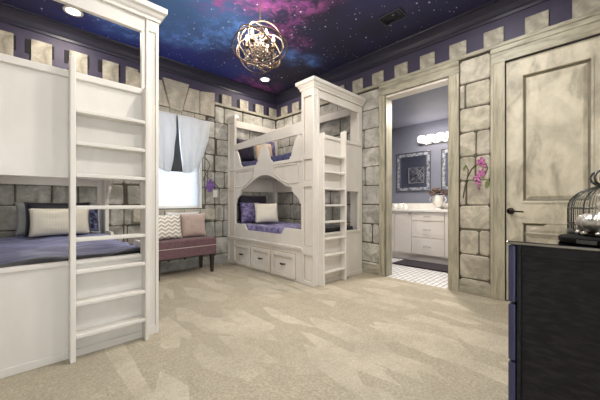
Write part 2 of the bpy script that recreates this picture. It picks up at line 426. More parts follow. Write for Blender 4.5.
ZL = 2.60                                 # underside of the battlement ledge
DY0, DY1, DZ = 1.20, 2.01, 2.46           # bathroom doorway
EY0, EY1, EZ = -.12, .66, 2.445           # closed door
holesR = [(DY0, DY1, 0, DZ), (EY0, EY1, 0, EZ)]
WX0, WX1, WZ0, WZ1 = 1.24, 2.05, .92, 2.33  # window opening
holesW = [(WX0, WX1, WZ0, WZ1)]
rb = MB()
for a, b, z0, z1 in wall_boxes(-.31, YW, 0, ZC, holesR): rb.box(XW, XW+.15, a, b, z0, z1)
wallR = struct(rb.build('wall_right', M['purple'], origin=(0, 0, 0)))
wb = MB()
for a, b, z0, z1 in wall_boxes(-.45, XW+.15, 0, ZC, holesW): wb.box(a, b, YW, YW+.16, z0, z1)
wallW = struct(wb.build('wall_back', M['purple'], origin=(0, 0, 0)))
struct(B(-.45, -.30, 1.7, YW, 0, ZC).build('wall_left', M['plaster'], origin=(0, 0, 0)))
struct(B(X0, -.45, 1.7, 1.85, 0, ZC).build('wall_entry', M['plaster'], origin=(0, 0, 0)))
struct(B(X0-.15, X0, Y0-.15, 1.85, 0, ZC).build('wall_hall', M['plaster'], origin=(0, 0, 0)))
rw = MB()        # unseen opening behind the camera, added to let sky light in as fill
for a, b, z0, z1 in wall_boxes(X0, 1.15, 0, ZC, [(-.7, .25, 0, 2.1)]): rw.box(a, b, Y0-.15, Y0, z0, z1)
struct(rw.build('wall_rear', M['plaster'], origin=(0, 0, 0)))
struct(B(1.0, 1.15, Y0, -.45, 0, ZC).build('wall_return', M['plaster'], origin=(0, 0, 0)))
struct(B(1.0, XW+.15, -.46, -.31, 0, ZC).build('wall_front', M['plaster'], origin=(0, 0, 0)))

COURSE = [0, .165]+[.165+.27*k for k in range(1, 10)]
def stones(f, lo, hi, holes, dividers=None, seed=1, ztop=ZL):
    """stone blocks in courses on a wall; f(a, z, h) gives the point at height h off the wall"""
    rnd = random.Random(seed); m = MB()
    def block(a, b, z0, z1):
        g = .006
        a += g; b -= g; z0 += g; z1 -= g
        if b-a < .03 or z1-z0 < .03: return
        j = lambda s=.006: rnd.uniform(-s, s)
        ch = min(.02, (b-a)*.2)
        o = [(a+ch+j(), z0+j()), (b-ch+j(), z0+j()), (b+j(.004), z0+ch), (b+j(.004), z1-ch), (b-ch+j(), z1+j()), (a+ch+j(), z1+j()), (a+j(.004), z1-ch), (a+j(.004), z0+ch)]
        ca, cz = (a+b)/2, (z0+z1)/2
        ins = [(u+(.010 if u < ca else -.010), w+(.010 if w < cz else -.010)) for u, w in o]
        A = [m.bm.verts.new(f(u, w, .0)) for u, w in o]; Bv = [m.bm.verts.new(f(u, w, .008)) for u, w in ins]
        m.bm.faces.new(Bv)
        for k in range(8): m.bm.faces.new((A[k], A[(k+1) % 8], Bv[(k+1) % 8], Bv[k]))
    rows = list(zip(COURSE, COURSE[1:]))
    for k, (z0, z1) in enumerate(rows):
        if z0 >= ztop: break
        z1 = min(z1, ztop)
        if dividers and k in dividers: xs = dividers[k]
        else:
            xs = [lo]; x = lo-rnd.uniform(0, .25)
            while x < hi:
                x += rnd.choice((.24, .30, .36, .44, .52))
                if lo+.08 < x < hi-.08: xs.append(x)
            xs.append(hi)
        for a, b in zip(xs, xs[1:]):
            for (p, q, r0, r1) in wall_boxes(a, b, z0, z1, holes): block(p, q, r0, r1)
    return m
def mortar(m, f, lo, hi, holes, ztop=ZL):
    for a, b, z0, z1 in wall_boxes(lo, hi, 0, ztop, holes):
        v = [m.bm.verts.new(f(u, w, -.0005+.001)) for u, w in ((a, z0), (b, z0), (b, z1), (a, z1))]
        m.bm.faces.new(v).material_index = 1
fR = lambda a, z, h: Vector((XW-.001-h, a, z))
fW = lambda a, z, h: Vector((a, YW-.001-h, z))
hR = [(DY0-.11, DY1+.085, 0, 3), (EY0-.2, EY1+.125, 0, 3)]
# between the two doors the courses alternate one wide block with a split pair
mid = {0: [.786, 1.09], 1: [.786, 1.09], 2: [.786, .895, 1.09], 3: [.786, 1.09], 4: [.786, 1.02, 1.09], 5: [.786, .93, 1.09], 6: [.786, .925, 1.09], 7: [.786, 1.09], 8: [.786, 1.03, 1.09], 9: [.786, 1.09]}
m = stones(fR, .786, 1.09, [], mid, 3); mortar(m, fR, .786, 1.09, [])
m.build('stone_facing', [M['stone'], M['mortar']], wallR)
m = stones(fR, DY1+.085, YW-.01, [], None, 12); mortar(m, fR, DY1+.085, YW-.01, [])
m.build('stone_facing', [M['stone_grey'], M['mortar']], wallR)
hW = [(WX0, WX1, WZ0-.16, 2.39), (1.19, 2.10, 2.31, 2.39), (-.3, .97, 2.50, 3), (.97, 2.27, 2.38, 3)]
m = stones(fW, -.3, XW-.01, hW, None, 25); mortar(m, fW, -.3, XW-.01, [(WX0, WX1, WZ0, WZ1), (-.3, .97, 2.50, 3)])
m.build('stone_facing', [M['stone_grey'], M['mortar']], wallW)

# crown moulding and the battlement ledge
prof = [(0, 2.905), (.014, 2.905), (.018, 2.935), (.03, 2.945), (.035, 2.955), (.05, 2.985), (.075, 3.01), (.095, 3.022), (.105, 3.03), (.125, 3.033), (.13, ZC), (0, ZC)]
def crown(name, pts_fn, a0, a1):
    m = MB(); A = [m.bm.verts.new(pts_fn(a0, d, z)) for d, z in prof]; Bv = [m.bm.verts.new(pts_fn(a1, d, z)) for d, z in prof]
    n = len(prof); m.bm.faces.new(A); m.bm.faces.new(Bv[::-1])
    for k in range(n): m.bm.faces.new((A[k], A[(k+1) % n], Bv[(k+1) % n], Bv[k]))
    return struct(m.build(name, M['crown'], origin=(0, 0, 0)))
crown('trim_1', lambda a, d, z: Vector((XW-d, a, z)), -.31, YW)
crown('trim_2', lambda a, d, z: Vector((a, YW-d, z)), -.30, XW)
crown('trim_3', lambda a, d, z: Vector((-.30+d, a, z)), 1.7, YW)
struct(B(XW-.035, XW, -.31, YW, 2.605, 2.645).build('trim_4', M['casing_h'], origin=(0, 0, 0), bevel=.008))
lw = MB(); lw.box(2.262, XW, YW-.035, YW, 2.605, 2.645)
struct(lw.build('trim_5', M['casing_h'], origin=(0, 0, 0), bevel=.008))
# merlons: painted stone blocks standing on the ledge
nt = 6
def merlon(x0, x1, y0, y1, dark=None, zb=2.645):
    global nt
    o = struct(B(x0, x1, y0, y1, zb, 2.812).build('trim_%d' % nt, M['merlon'], bevel=.004)); nt += 1
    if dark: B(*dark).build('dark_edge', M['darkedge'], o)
for yc in (4.10, 3.79, 3.46, 3.125, 2.79, 2.455, 2.122, 1.783, 1.446, 1.105, .761, .41, .073):
    merlon(XW-.018, XW, yc-.089, yc+.089)
for xc in (2.48, 2.822, 3.157, 3.47, .82, .49, .16, -.165):
    w_ = .088 if xc != -.165 else .1
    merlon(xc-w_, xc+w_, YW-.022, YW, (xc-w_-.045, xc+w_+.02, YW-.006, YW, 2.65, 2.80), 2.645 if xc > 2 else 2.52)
merlon(1.0-.01, 1.135, YW-.022, YW, zb=2.52)

# stone surround over the window
def slab(pts, d=.03):
    global nt
    m = MB(); m.extr([(x, YW, z) for x, z in pts], (0, -d, 0)); o = struct(m.build('trim_%d' % nt, M['stone'], bevel=.006)); nt += 1; return o
slab([(1.45, 2.80), (1.83, 2.80), (1.722, 2.37), (1.555, 2.37)], .045)
slab([(1.832, 2.755), (2.0, 2.755), (2.0, 2.395), (1.735, 2.395)])
slab([(2.008, 2.75), (2.257, 2.79), (2.25, 2.40), (2.008, 2.395)])
slab([(1.443, 2.755), (1.27, 2.755), (1.27, 2.395), (1.545, 2.395)])
slab([(1.262, 2.75), (1.02, 2.79), (1.02, 2.40), (1.262, 2.395)])
for a, b in ((1.19, 1.31), (1.316, 1.55), (1.556, 1.72), (1.726, 1.92), (1.926, 2.10)):
    slab([(a, 2.388), (b, 2.388), (b, 2.318), (a, 2.318)], .02)
# stone window ledge
for a, b in ((1.06, 1.22), (1.226, 1.45), (1.456, 1.73), (1.736, 1.98), (1.986, 2.222)):
    slab([(a, .905), (b, .905), (b, .742), (a, .742)], .10)

# window
win = struct(B(WX0, WX1, YW+.10, YW+.106, WZ0, WZ1).build('window_1', M['glass'], origin=(0, 0, 0)))
fr = MB()
for a in ((WX0, WX0+.045, WZ0, WZ1), (WX1-.045, WX1, WZ0, WZ1), (WX0, WX1, WZ0, WZ0+.045), (WX0, WX1, WZ1-.045, WZ1), (WX0, WX1, 1.60, 1.64)):
    fr.box(a[0], a[1], YW+.08, YW+.13, a[2], a[3])
for a in ((WX0+.0005, WX0+.008, WZ0, WZ1), (WX1-.008, WX1-.0005, WZ0, WZ1), (WX0, WX1, WZ0+.0005, WZ0+.008), (WX0, WX1, WZ1-.008, WZ1-.0005)):
    fr.box(a[0], a[1], YW-.004, YW+.081, a[2], a[3])
fr.build('window_frame', M['white'], win, bevel=.004)
bl = thing('window_blind', ((WX0+WX1)/2, YW+.04, WZ0), 'white horizontal slat blind lowered over the bright window', 'blind')
sl = MB(); z = WZ0+.045
while z < WZ1-.08:
    sl.grid(1, 6, lambda u, v, z=z: (WX0+.01+(WX1-WX0-.022)*u, YW+.044+.022*v+.010*math.sin(PI*v), z+.056*v))
    z += .047
sl.build('slats', M['blind'], bl, solid=.002)
B(WX0+.01, WX1-.012, YW+.034, YW+.060, WZ0+.012, WZ0+.036).build('bottom_rail', M['white'], bl, bevel=.003)
B(WX0+.005, WX1-.005, YW+.02, YW+.07, WZ1-.05, WZ1-.001).build('head_rail', M['white'], bl, bevel=.003)

# white swags gathered to the middle of the window and a charcoal panel between them
def swag(name, side, label):
    m = MB(); nu, nv = 40, 30
    xt0, xt1 = 1.655+.035*side, 1.645+.52*side      # top edge, inner then outer end
    def fn(u, v):
        # u runs inner->outer, v top->bottom; the bottom edge sweeps up to the outer corner
        zb = 1.455+.30*u**2.3-.02*math.sin(PI*u)
        zt = 2.315-.02*u
        zz = zt+(zb-zt)*v
        xin = 1.645+side*(.008+.080*v**1.3)
        xo = xt1-side*.12*v**1.4
        x = xin+(xo-xin)*u
        fold = math.sin(u*22+v*2.0)*.012*(.35+v) + math.sin((u*.7+v*.9)*15)*.010
        return (x, YW-.045-.05*math.sin(PI*min(1, v*.9))*(1-u*.4)+fold, zz)
    m.grid(nu, nv, fn)
    return tag(m.build(name, M['swag'], solid=.004), label, 'curtain', 'white window swags')
swag('curtain_swag', 1, 'white draped fabric swag on the right half of the window')
swag('curtain_swag', -1, 'white draped fabric swag beside the left bunk, partly behind its post')
m = MB()
m.extr([(1.63, YW-.03, 2.29), (1.66, YW-.03, 2.29), (1.69, YW-.03, 1.85), (1.735, YW-.03, 1.462), (1.555, YW-.03, 1.462), (1.60, YW-.03, 1.85)], (0, -.008, 0))
tag(m.build('dark_curtain', M['charcoal'], bevel=.003), 'charcoal wedge of cloth hanging between the white swags', 'curtain')

# ------------------------------------------------------------------ door casings, door, doorway
def casing(y0, y1, ztop, left, right, nm):
    """frame of boards round an opening on the right wall (left = towards the window)"""
    global nt
    m = MB()
    m.box(XW-.022, XW, y1, y1+left, 0, ztop); m.box(XW-.03, XW, y1+left-.03, y1+left, 0, ztop); m.box(XW-.026, XW, y1, y1+.018, 0, ztop)
    m.box(XW-.022, XW, y0-right, y0, 0, ztop); m.box(XW-.03, XW, y0-right, y0-right+.025, 0, ztop); m.box(XW-.026, XW, y0-.018, y0, 0, ztop)
    o = struct(m.build(nm, M['casing'], origin=(0, 0, 0), bevel=.004))
    h = MB(); h.box(XW-.0215, XW, y0-right, y1+left, ztop, 2.605); h.box(XW-.026, XW, y0, y1, ztop, ztop+.018)
    h.box(XW-.030, XW, y0-right, y1+left, 2.555, 2.604)
    h.build('head_casing', M['casing_h'], o, bevel=.004)
    return o
o = casing(DY0, DY1, DZ, .085, .11, 'door_1')
jm = MB(); jm.box(XW-.001, XW+.151, DY1-.012, DY1+.001, 0, DZ); jm.box(XW-.001, XW+.151, DY0-.001, DY0+.012, 0, DZ)
jm.build('jamb', M['casing'], o)
B(XW-.001, XW+.151, DY0+.012, DY1-.012, DZ-.03, DZ+.001).build('head_jamb', M['vanity'], o)
o = casing(EY0, EY1, EZ, .125, .125, 'door_2')
# door leaf: frame with two recessed moulded panels
lf = MB(lambda u, v, w: (XW+.012+w, u, v))
lf.sheet2d([(EY0+.004, .008), (EY1-.004, .008), (EY1-.004, EZ-.004), (EY0+.004, EZ-.004)],
           [[(.03, 1.005), (.53, 1.005), (.53, 2.275), (.03, 2.275)], [(.03, .14), (.53, .14), (.53, .815), (.03, .815)]], 0, .04)
leaf = lf.build('leaf', M['door'], o, bevel=.003)
for z0, z1 in ((1.005, 2.275), (.14, .815)):
    pm = MB()
    def ring(d0, x0, d1, x1, mi=0):
        a = [(XW+x0, .03+d0, z0+d0), (XW+x0, .53-d0, z0+d0), (XW+x0, .53-d0, z1-d0), (XW+x0, .03+d0, z1-d0)]
        b = [(XW+x1, .03+d1, z0+d1), (XW+x1, .53-d1, z0+d1), (XW+x1, .53-d1, z1-d1), (XW+x1, .03+d1, z1-d1)]
        A = [pm.bm.verts.new(p) for p in a]; Bq = [pm.bm.verts.new(p) for p in b]
        for k in range(4): pm.bm.faces.new((A[k], A[(k+1) % 4], Bq[(k+1) % 4], Bq[k])).material_index = mi
        return Bq
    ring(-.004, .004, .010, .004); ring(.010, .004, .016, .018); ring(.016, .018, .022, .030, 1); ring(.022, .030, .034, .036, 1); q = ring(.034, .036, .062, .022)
    pm.bm.faces.new(q)
    pm.build('moulded_panel', [M['door'], M['glaze']], leaf)
hd = MB()
hd.lathe([(0, -.006), (.031, -.006), (.033, -.002), (.031, .004), (.014, .010), (.0, .012)], n=20)
bmesh.ops.rotate(hd.bm, verts=hd.bm.verts, matrix=Matrix.Rotation(-PI/2, 3, 'Y')); bmesh.ops.translate(hd.bm, verts=hd.bm.verts, vec=(XW+.004, .617, .92))
hd.tube([(XW+.005, .617, .92), (XW-.048, .617, .92)], .010)
hd.tube([(XW-.048, .622, .92), (XW-.05, .59, .920), (XW-.048, .55, .916), (XW-.044, .505, .914)], [.011, .010, .008, .007])
hd.build('handle', M['bronze'], o)
for a, b in ((.786, 1.09), (DY1+.085, YW)):
    bb = MB(); bb.box(XW-.018, XW, a, b, 0, .115); bb.box(XW-.012, XW, a, b, .115, .137)
    struct(bb.build('baseboard_right', M['casing_h'], origin=(0, 0, 0), bevel=.004))
bb = MB(); bb.box(-.3, XW, YW-.018, YW, 0, .115); bb.box(-.3, XW, YW-.012, YW, .115, .137)
struct(bb.build('baseboard_back', M['stone_grey'], origin=(0, 0, 0), bevel=.004))

# ------------------------------------------------------------------ castle bunk beds
YN, YF = 2.355, 4.345
def bunk(xin, sx, label):
    fx = lambda t, y, z: (xin+sx*t, y, z)
    root = thing('bunk_bed', fx(.5, (YN+YF)/2, 0), label, 'bunk bed', 'castle bunk beds')
    N = lambda: MB(fx)
    cr = M['cream']
    # near corner post with raised stiles
    p = N(); p.box(.0227, .040, YN+.0087, YN+.2095, 0, 2.3995); p.box(.0402, .09, YN+.0087, YN+.044, 0, 2.40)
    for y0, y1 in ((YN, YN+.035), (YN+.175, YN+.21)): p.box(0, .0225, y0, y1, 0, 2.40)
    for z0, z1 in ((0, .05), (.365, .47), (1.20, 1.275), (1.535, 1.60), (2.30, 2.40)): p.box(0.0005, .0225, YN+.03, YN+.18, z0, z1)
    p.box(.07, .09, YN, YN+.0085, 0, 2.40); p.box(.0226, .0698, YN+.0005, YN+.0085, 2.30, 2.40); p.box(.0226, .0698, YN+.0005, YN+.0085, 0, .07)
    po = p.build('corner_post', cr, root, bevel=.003)
    for z0, z1 in ((.05, .365), (.47, 1.20), (1.275, 1.535), (1.60, 2.30)):
        q = N()
        for y0, y1, a0, a1 in ((YN+.035, YN+.041, z0, z1), (YN+.169, YN+.175, z0, z1), (YN+.041, YN+.169, z0, z0+.006), (YN+.041, YN+.169, z1-.006, z1)): q.box(.021, .0228, y0, y1, a0, a1)
        q.build('shade_line', M['tan'], po)  # edge strips with the recess shade put into their colour
    # end frame board with the upper and lower openings
    e = MB(lambda u, v, w: fx(u, YN+.01+w, v))
    e.sheet2d([(.09, 0), (1.03, 0), (1.03, 2.40), (.09, 2.40)], [[(.119, 1.84), (.945, 1.84), (.945, 2.283), (.119, 2.283)], [(.119, .62), (.945, .62), (.945, 1.16), (.119, 1.16)]], 0, .035)
    e.build('end_panel', cr, root, bevel=.004)
    e = N(); e.box(.125, .985, YN-.008, YN+.05, 1.804, 1.85); e.build('upper_sill', cr, root, bevel=.006)
    e = N(); e.box(.125, .965, YN-.004, YN+.05, .598, .625); e.build('lower_sill', cr, root, bevel=.005)
    e = N(); e.box(.09, 1.03, YN, YN+.0105, 0, .05); e.build('base_strip', cr, root, bevel=.004)
    # crown on the end frame
    c = N()
    pr = [(.0, 2.385), (.008, 2.385), (.010, 2.405), (.022, 2.42), (.032, 2.44), (.048, 2.452), (.050, 2.49)]
    rings = []
    for d, z in pr:
        rings.append([c.bm.verts.new(fx(*q)) for q in ((-d, YN-d, z), (1.03, YN-d, z), (1.03, YN+.22+d, z), (-d, YN+.22+d, z))])
    for A, Bq in zip(rings, rings[1:]):
        for k in range(4): c.bm.faces.new((A[k], A[(k+1) % 4], Bq[(k+1) % 4], Bq[k]))
    c.bm.faces.new(rings[-1]); c.bm.faces.new(rings[0][::-1])
    c.build('crown', cr, root)
    # far post by the window wall
    p = N(); p.box(.0227, .040, 4.1305, YF-.0005, 0, 2.3995); p.box(.0402, .09, YF-.042, YF, 0, 2.3995); p.box(0, .0225, 4.13, 4.16, 0, 2.40); p.box(0, .0225, 4.315, YF, 0, 2.40)
    for z0, z1 in ((0, .05), (.365, .47), (1.20, 1.275), (1.535, 1.60), (2.33, 2.40)): p.box(.0005, .0225, 4.155, 4.32, z0, z1)
    p.hexa([(0, 4.13, 2.40), (.09, 4.13, 2.40), (.09, YF, 2.40), (0, YF, 2.40), (.02, 4.15, 2.455), (.08, 4.15, 2.455), (.08, YF-.01, 2.455), (.02, YF-.01, 2.455)])
    po = p.build('corner_post', cr, root, bevel=.003)
    for z0, z1 in ((.05, .365), (.47, 1.20), (1.275, 1.535), (1.60, 2.33)):
        q = N()
        for y0, y1, a0, a1 in ((4.16, 4.166, z0, z1), (4.309, 4.315, z0, z1), (4.166, 4.309, z0, z0+.006), (4.166, 4.309, z1-.006, z1)): q.box(.021, .0228, y0, y1, a0, a1)
        q.build('shade_line', M['tan'], po)
    # wall-side posts and high rails
    p = N(); p.box(.988, 1.03, YN+.046, YN+.19, 0, 2.40); p.build('wall_post', cr, root, bevel=.004)
    p = N(); p.box(.955, 1.03, YF-.075, YF, 0, 2.41); p.build('wall_post', cr, root, bevel=.004)
    p = N(); p.box(.09, .955, YF-.04, YF, 2.295, 2.41); p.build('head_rail', cr, root, bevel=.005)
    p = N(); p.box(.985, 1.03, YN+.191, YF-.076, 2.30, 2.41); p.build('wall_rail', cr, root, bevel=.005)
    # bed boxes: aprons and slat decks
    p = N(); p.box(.09, .955, YF-.04, YF, 1.20, 1.60); p.box(.985, 1.03, YN+.191, YF-.076, 1.20, 1.60); p.build('apron', cr, root, bevel=.004)
    p = N(); p.box(.035, .985, YN+.046, YF-.042, 1.44, 1.47); p.build('upper_deck', cr, root)
    p = N(); p.box(.035, 1.03, YN+.046, YF-.002, .44, .47); p.build('lower_deck', cr, root)
    # room-side board: castle pickets above, ogee arch below
    half = [(.0, 1.57), (.012, 1.60), (.036, 1.612), (.05, 1.67), (.078, 1.74), (.112, 1.80), (.145, 1.848), (.165, 1.878)]
    top = [(YN+.21, 1.862)]
    top += [(YN+.21+.225-d, z) for d, z in half[::-1][1:]][0:]
    top = [(YN+.21, .40)] + [(YN+.21, 1.845), (YN+.225, 1.845)] + [(2.795-d, z) for d, z in half[::-1] if 2.795-d > YN+.225]
    yc = 3.352; hw = .182
    top += [(yc-hw+d*1.1, z) for d, z in half] + [(yc+hw-d*1.1, z) for d, z in half[::-1]]
    top += [(3.936+d, z) for d, z in half if 3.936+d < 4.12] + [(4.115, 1.855), (4.13, 1.855), (4.13, .40)]
    arch = [(2.575, .67), (2.575, .985), (2.60, 1.0), (2.62, 1.05), (2.66, 1.09), (2.71, 1.12), (2.74, 1.16), (2.748, 1.205), (2.79, 1.208), (2.86, 1.225), (2.95, 1.268), (3.06, 1.325), (3.16, 1.37), (3.26, 1.398), (3.352, 1.405)]
    mirr = [(2*yc-y, z) for y, z in arch[::-1][1:]]
    mirr = [(min(y, 4.12), z) for y, z in mirr]
    hole = arch+mirr+[(3.86, .67), (3.83, .64), (3.80, .59), (3.77, .578), (2.98, .578), (2.95, .59), (2.92, .64), (2.89, .67)]
    f = MB(lambda u, v, w: fx(w, u, v)); f.sheet2d(top, [hole], .006, .034)
    fp = f.build('arch_panel', cr, root, bevel=.004)
    # applied mouldings on the board
    for loop in ([(2.62, 1.50), (2.62, 1.262), (2.79, 1.255), (2.93, 1.30), (3.10, 1.40), (3.10, 1.50)], [(4.09, 1.50), (4.09, 1.262), (3.915, 1.255), (3.775, 1.30), (3.60, 1.40), (3.60, 1.50)]):
        tm = N(); tm.tube([(.004, y, z) for y, z in loop], .014, 6, closed=True, smooth=False); mo = tm.build('moulding', cr, fp)
        tm = N(); tm.tube([(.012, y, z) for y, z in loop], .020, 4, closed=True, smooth=False); tm.build('shade_line', M['tan'], mo)
    for y0, y1 in ((YN+.21, 3.15), (3.56, 4.13)):
        tm = N(); tm.box(-.012, .008, y0, y1, 1.526, 1.56); tm.build('rail_moulding', cr, fp)
    g = N()
    g.hexa([(.002, YN+.2, 1.862), (.038, YN+.2, 1.862), (.038, 4.14, 1.862), (.002, 4.14, 1.862), (.002, YN+.2, 2.02), (.038, YN+.2, 2.02), (.038, 4.14, 1.955), (.002, 4.14, 1.955)])
    g.build('guard_rail', cr, root, bevel=.005)
    # base with three drawers
    b = MB(lambda u, v, w: fx(w, u, v))
    dr = [(3.685, 4.146), (3.194, 3.632), (2.68, 3.149)]
    b.sheet2d([(YN+.21, 0), (4.13, 0), (4.13, .43), (YN+.21, .43)], [[(a+.01, .045), (c_-.01, .045), (c_-.01, .335), (a+.01, .335)] for a, c_ in dr], .008, .034)
    b.build('drawer_base', cr, root, bevel=.003)
    s = N(); s.box(-.022, .036, YN+.19, YF, .425, .452); s.box(-.010, .036, YN+.19, YF, .40, .425); s.build('base_ledge', cr, root, bevel=.005)
    for a, c_ in dr:
        d = N(); d.box(.004, .03, a, c_, .035, .345)
        for q in ((a, a+.045, .035, .345), (c_-.045, c_, .035, .345), (a+.045, c_-.045, .035, .08), (a+.045, c_-.045, .30, .345)): d.box(-.020, .0045, q[0], q[1], q[2], q[3])
        d.tube([(-.002, y, z) for y, z in ((a+.055, .09), (c_-.055, .09), (c_-.055, .29), (a+.055, .29))], .008, 6, closed=True, smooth=False)
        do = d.build('drawer', cr, root, bevel=.003)
        q = N(); q.box(.0055, .0079, a-.009, c_+.009, .026, .354)
        for q0, q1, z0, z1 in ((a+.045, a+.051, .08, .30), (c_-.051, c_-.045, .08, .30), (a+.051, c_-.051, .08, .086), (a+.051, c_-.051, .294, .30)): q.box(.0025, .0042, q0, q1, z0, z1)
        q.build('shade_line', M['tan'], do)
        ym = (a+c_)/2
        k = N(); k.tube([(.004, ym-.045, .195), (-.02, ym-.035, .195), (-.028, ym, .193), (-.02, ym+.035, .195), (.004, ym+.045, .195)], [.006, .009, .012, .009, .006])
        k.build('handle', M['bronze'], do)
    # ladder on the end panel
    lad = N(); lad.box(.090, .117, YN-.08, YN+.008, 0, 1.845); lad.build('ladder_rail', cr, root, bevel=.006)
    r2 = MB(lambda u, v, w: fx(u, YN+w, v)); r2.sheet2d([(.515, 0), (.545, 0), (.545, 1.90), (.541, 1.925), (.53, 1.94), (.519, 1.925), (.515, 1.90)], [], -.08, .008)
    r2.build('ladder_rail', cr, root, bevel=.005)
    for k in range(8):
        zz = .165+.2045*k
        q = N(); q.box(.117, .515, YN-.076, YN+.006, zz-.024, zz); q.build('ladder_rung', cr, root, bevel=.004)
    return root
bunkR = bunk(2.50, 1, 'cream castle bunk bed in the far corner, arch and drawers facing the room')
bunkL = bunk(.76, -1, 'cream castle bunk bed at the left, cropped by the frame, ladder end nearest')

# ------------------------------------------------------------------ bedding
def mattress(x0, x1, y0, y1, z0, z1, label):
    return tag(B(x0, x1, y0, y1, z0, z1).build('mattress', M['sheet'], bevel=.04, seg=3), label, 'mattress', 'bunk mattresses')
def duvet(x0, x1, y0, y1, z, drop, mat, seed, amp, stretch, label, foot=1, shade_band=0, nu=60, nv=90):
    m = MB()
    def fn(u, v):
        # u across, v along; the outer 6 % folds down over the sides
        e = .07
        dn = 0
        uu, vv = u, v
        if u < e: dn += (e-u)/e
        if u > 1-e: dn += (u-1+e)/e
        dv = 0
        if v < e*.5: dv = (e*.5-v)/(e*.5)
        cu = min(max((u-e)/(1-2*e), 0), 1); cv = max((v-e*.5)/(1-e*.5), 0)
        x = x0+(x1-x0)*cu; y = y0+(y1-y0)*cv
        nz = noise.fractal(Vector((x*stretch[0]+seed, y*stretch[1], seed)), .8, 2.0, 4)*amp
        nz2 = noise.noise(Vector((x*2.0, y*2.3, seed+5)))*amp*.8
        d = max(dn, dv*foot)
        return (x+(-.006 if u < e else .006 if u > 1-e else 0)*dn, y-.006*dv, z+(nz+nz2)*(1-.7*d)-drop*d**1.4)
    m.grid(nu, nv, fn)
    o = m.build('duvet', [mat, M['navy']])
    if shade_band:
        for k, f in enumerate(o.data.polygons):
            if (k % nv)/nv < shade_band: f.material_index = 1  # navy faces paint the shade on the duvet's near drop
    return tag(o, label, 'duvet', 'bunk duvets')
def pillow(w, h, t, loc, rot, mat, label, group, flange=None, piping=None, name='pillow', pinch=.05):
    root = None; m = MB(); n = 22
    def fn(sgn):
        def g(a, b):
            u, v = 2*a-1, 2*b-1
            k = max(0, (1-u**4)*(1-v**4))**.55
            wr = noise.noise(Vector((u*2.2+w*9, v*2.2+h*7, sgn)))*.006
            x = u*w/2*(1-pinch*(1-v*v)); z = v*h/2*(1-pinch*(1-u*u))
            return (x, sgn*(t/2*k+wr*k), z+h/2)
        return g
    m.grid(n, n, fn(-1)); m.grid(n, n, fn(1))
    bmesh.ops.remove_doubles(m.bm, verts=m.bm.verts, dist=1e-5)
    o = m.build(name, mat, local=True)
    o.location = loc; o.rotation_euler = [math.radians(a) for a in rot]
    tag(o, label, 'pillow' if name == 'pillow' else 'cushion', group)
    if flange:
        fl = MB(lambda u, v, w_: (u, w_, v+h/2))
        def edge(s):
            pts = []
            for a in range(12): pts.append((-1+a/6, -1))
            for a in range(12): pts.append((1, -1+a/6))
            for a in range(12): pts.append((1-a/6, 1))
            for a in range(12): pts.append((-1, 1-a/6))
            return [(u*w/2*s*(1-pinch*(1-v*v)), v*h/2*s*(1-pinch*(1-u*u))) for u, v in pts]
        fl.sheet2d(edge(1+.10), [edge(.985)], -.004, .004)
        fl.build('flange', flange, o, local=True)
    return o
# lower left bunk
mattress(-.145, .665, 2.46, 4.18, .472, .55, 'dark mattress on the lower deck of the left bunk')
duvet(-.185, .705, 2.415, 4.22, .625, .10, M['satinblue'], 3.1, .034, (1.4, 6.5), 'rumpled slate-blue satin duvet on the left lower bunk', shade_band=.13)
G1 = 'pillows on the left lower bunk'
pillow(.44, .36, .09, (.16, 4.175, .658), (-8, 0, 0), M['greyflange'], 'silver grey pillow half hidden behind the black one, left bunk', G1, pinch=.12)
pillow(.25, .32, .08, (.545, 4.175, .658), (-8, 0, 0), M['navypat'], 'navy patterned pillow at the right end of the left bunk pillows', G1, flange=M['greyflange'])
pillow(.56, .36, .10, (.295, 4.045, .653), (-8, 0, 0), M['navy'], 'wide black pillow standing behind the cream one on the left bunk', G1)
pillow(.50, .29, .10, (.295, 3.92, .662), (-9, 0, 0), M['ivory'], 'cream textured lumbar pillow in front on the left bunk', G1)
# lower right bunk
mattress(2.605, 3.405, 2.46, 4.18, .472, .585, 'dark mattress on the lower deck of the right bunk')
duvet(2.555, 3.445, 2.81, 4.22, .655, .12, M['lavender'], 8.4, .016, (4, 4), 'lavender patterned duvet showing through the arch of the right bunk', foot=0)
G2 = 'pillows on the right lower bunk'
pillow(.62, .47, .12, (2.94, 4.185, .675), (-9, 0, 0), M['plum'], 'dark plum sham at the head of the right lower bunk', G2)
pillow(.34, .34, .11, (2.75, 4.03, .675), (-9, 0, -10), M['plumpat'], 'lavender damask pillow leaning left of the ivory one, right lower bunk', G2)
pillow(.42, .33, .12, (2.95, 3.84, .675), (-12, 0, -14), M['ivoryplain'], 'plain ivory cushion in front on the right lower bunk', G2)
m = MB(); m.grid(30, 14, lambda u, v: (2.560+.880*u, 2.418+.36*v, .668+.012*noise.noise(Vector((u*5, v*3, 2)))-.09*max(0, (.05-v)/.05)-.09*max(0, (.03-u)/.03, (u-.97)/.03)))
tag(m.build('blanket', M['navy'], solid=.008), 'folded black-navy blanket across the foot of the right lower bunk', 'blanket')
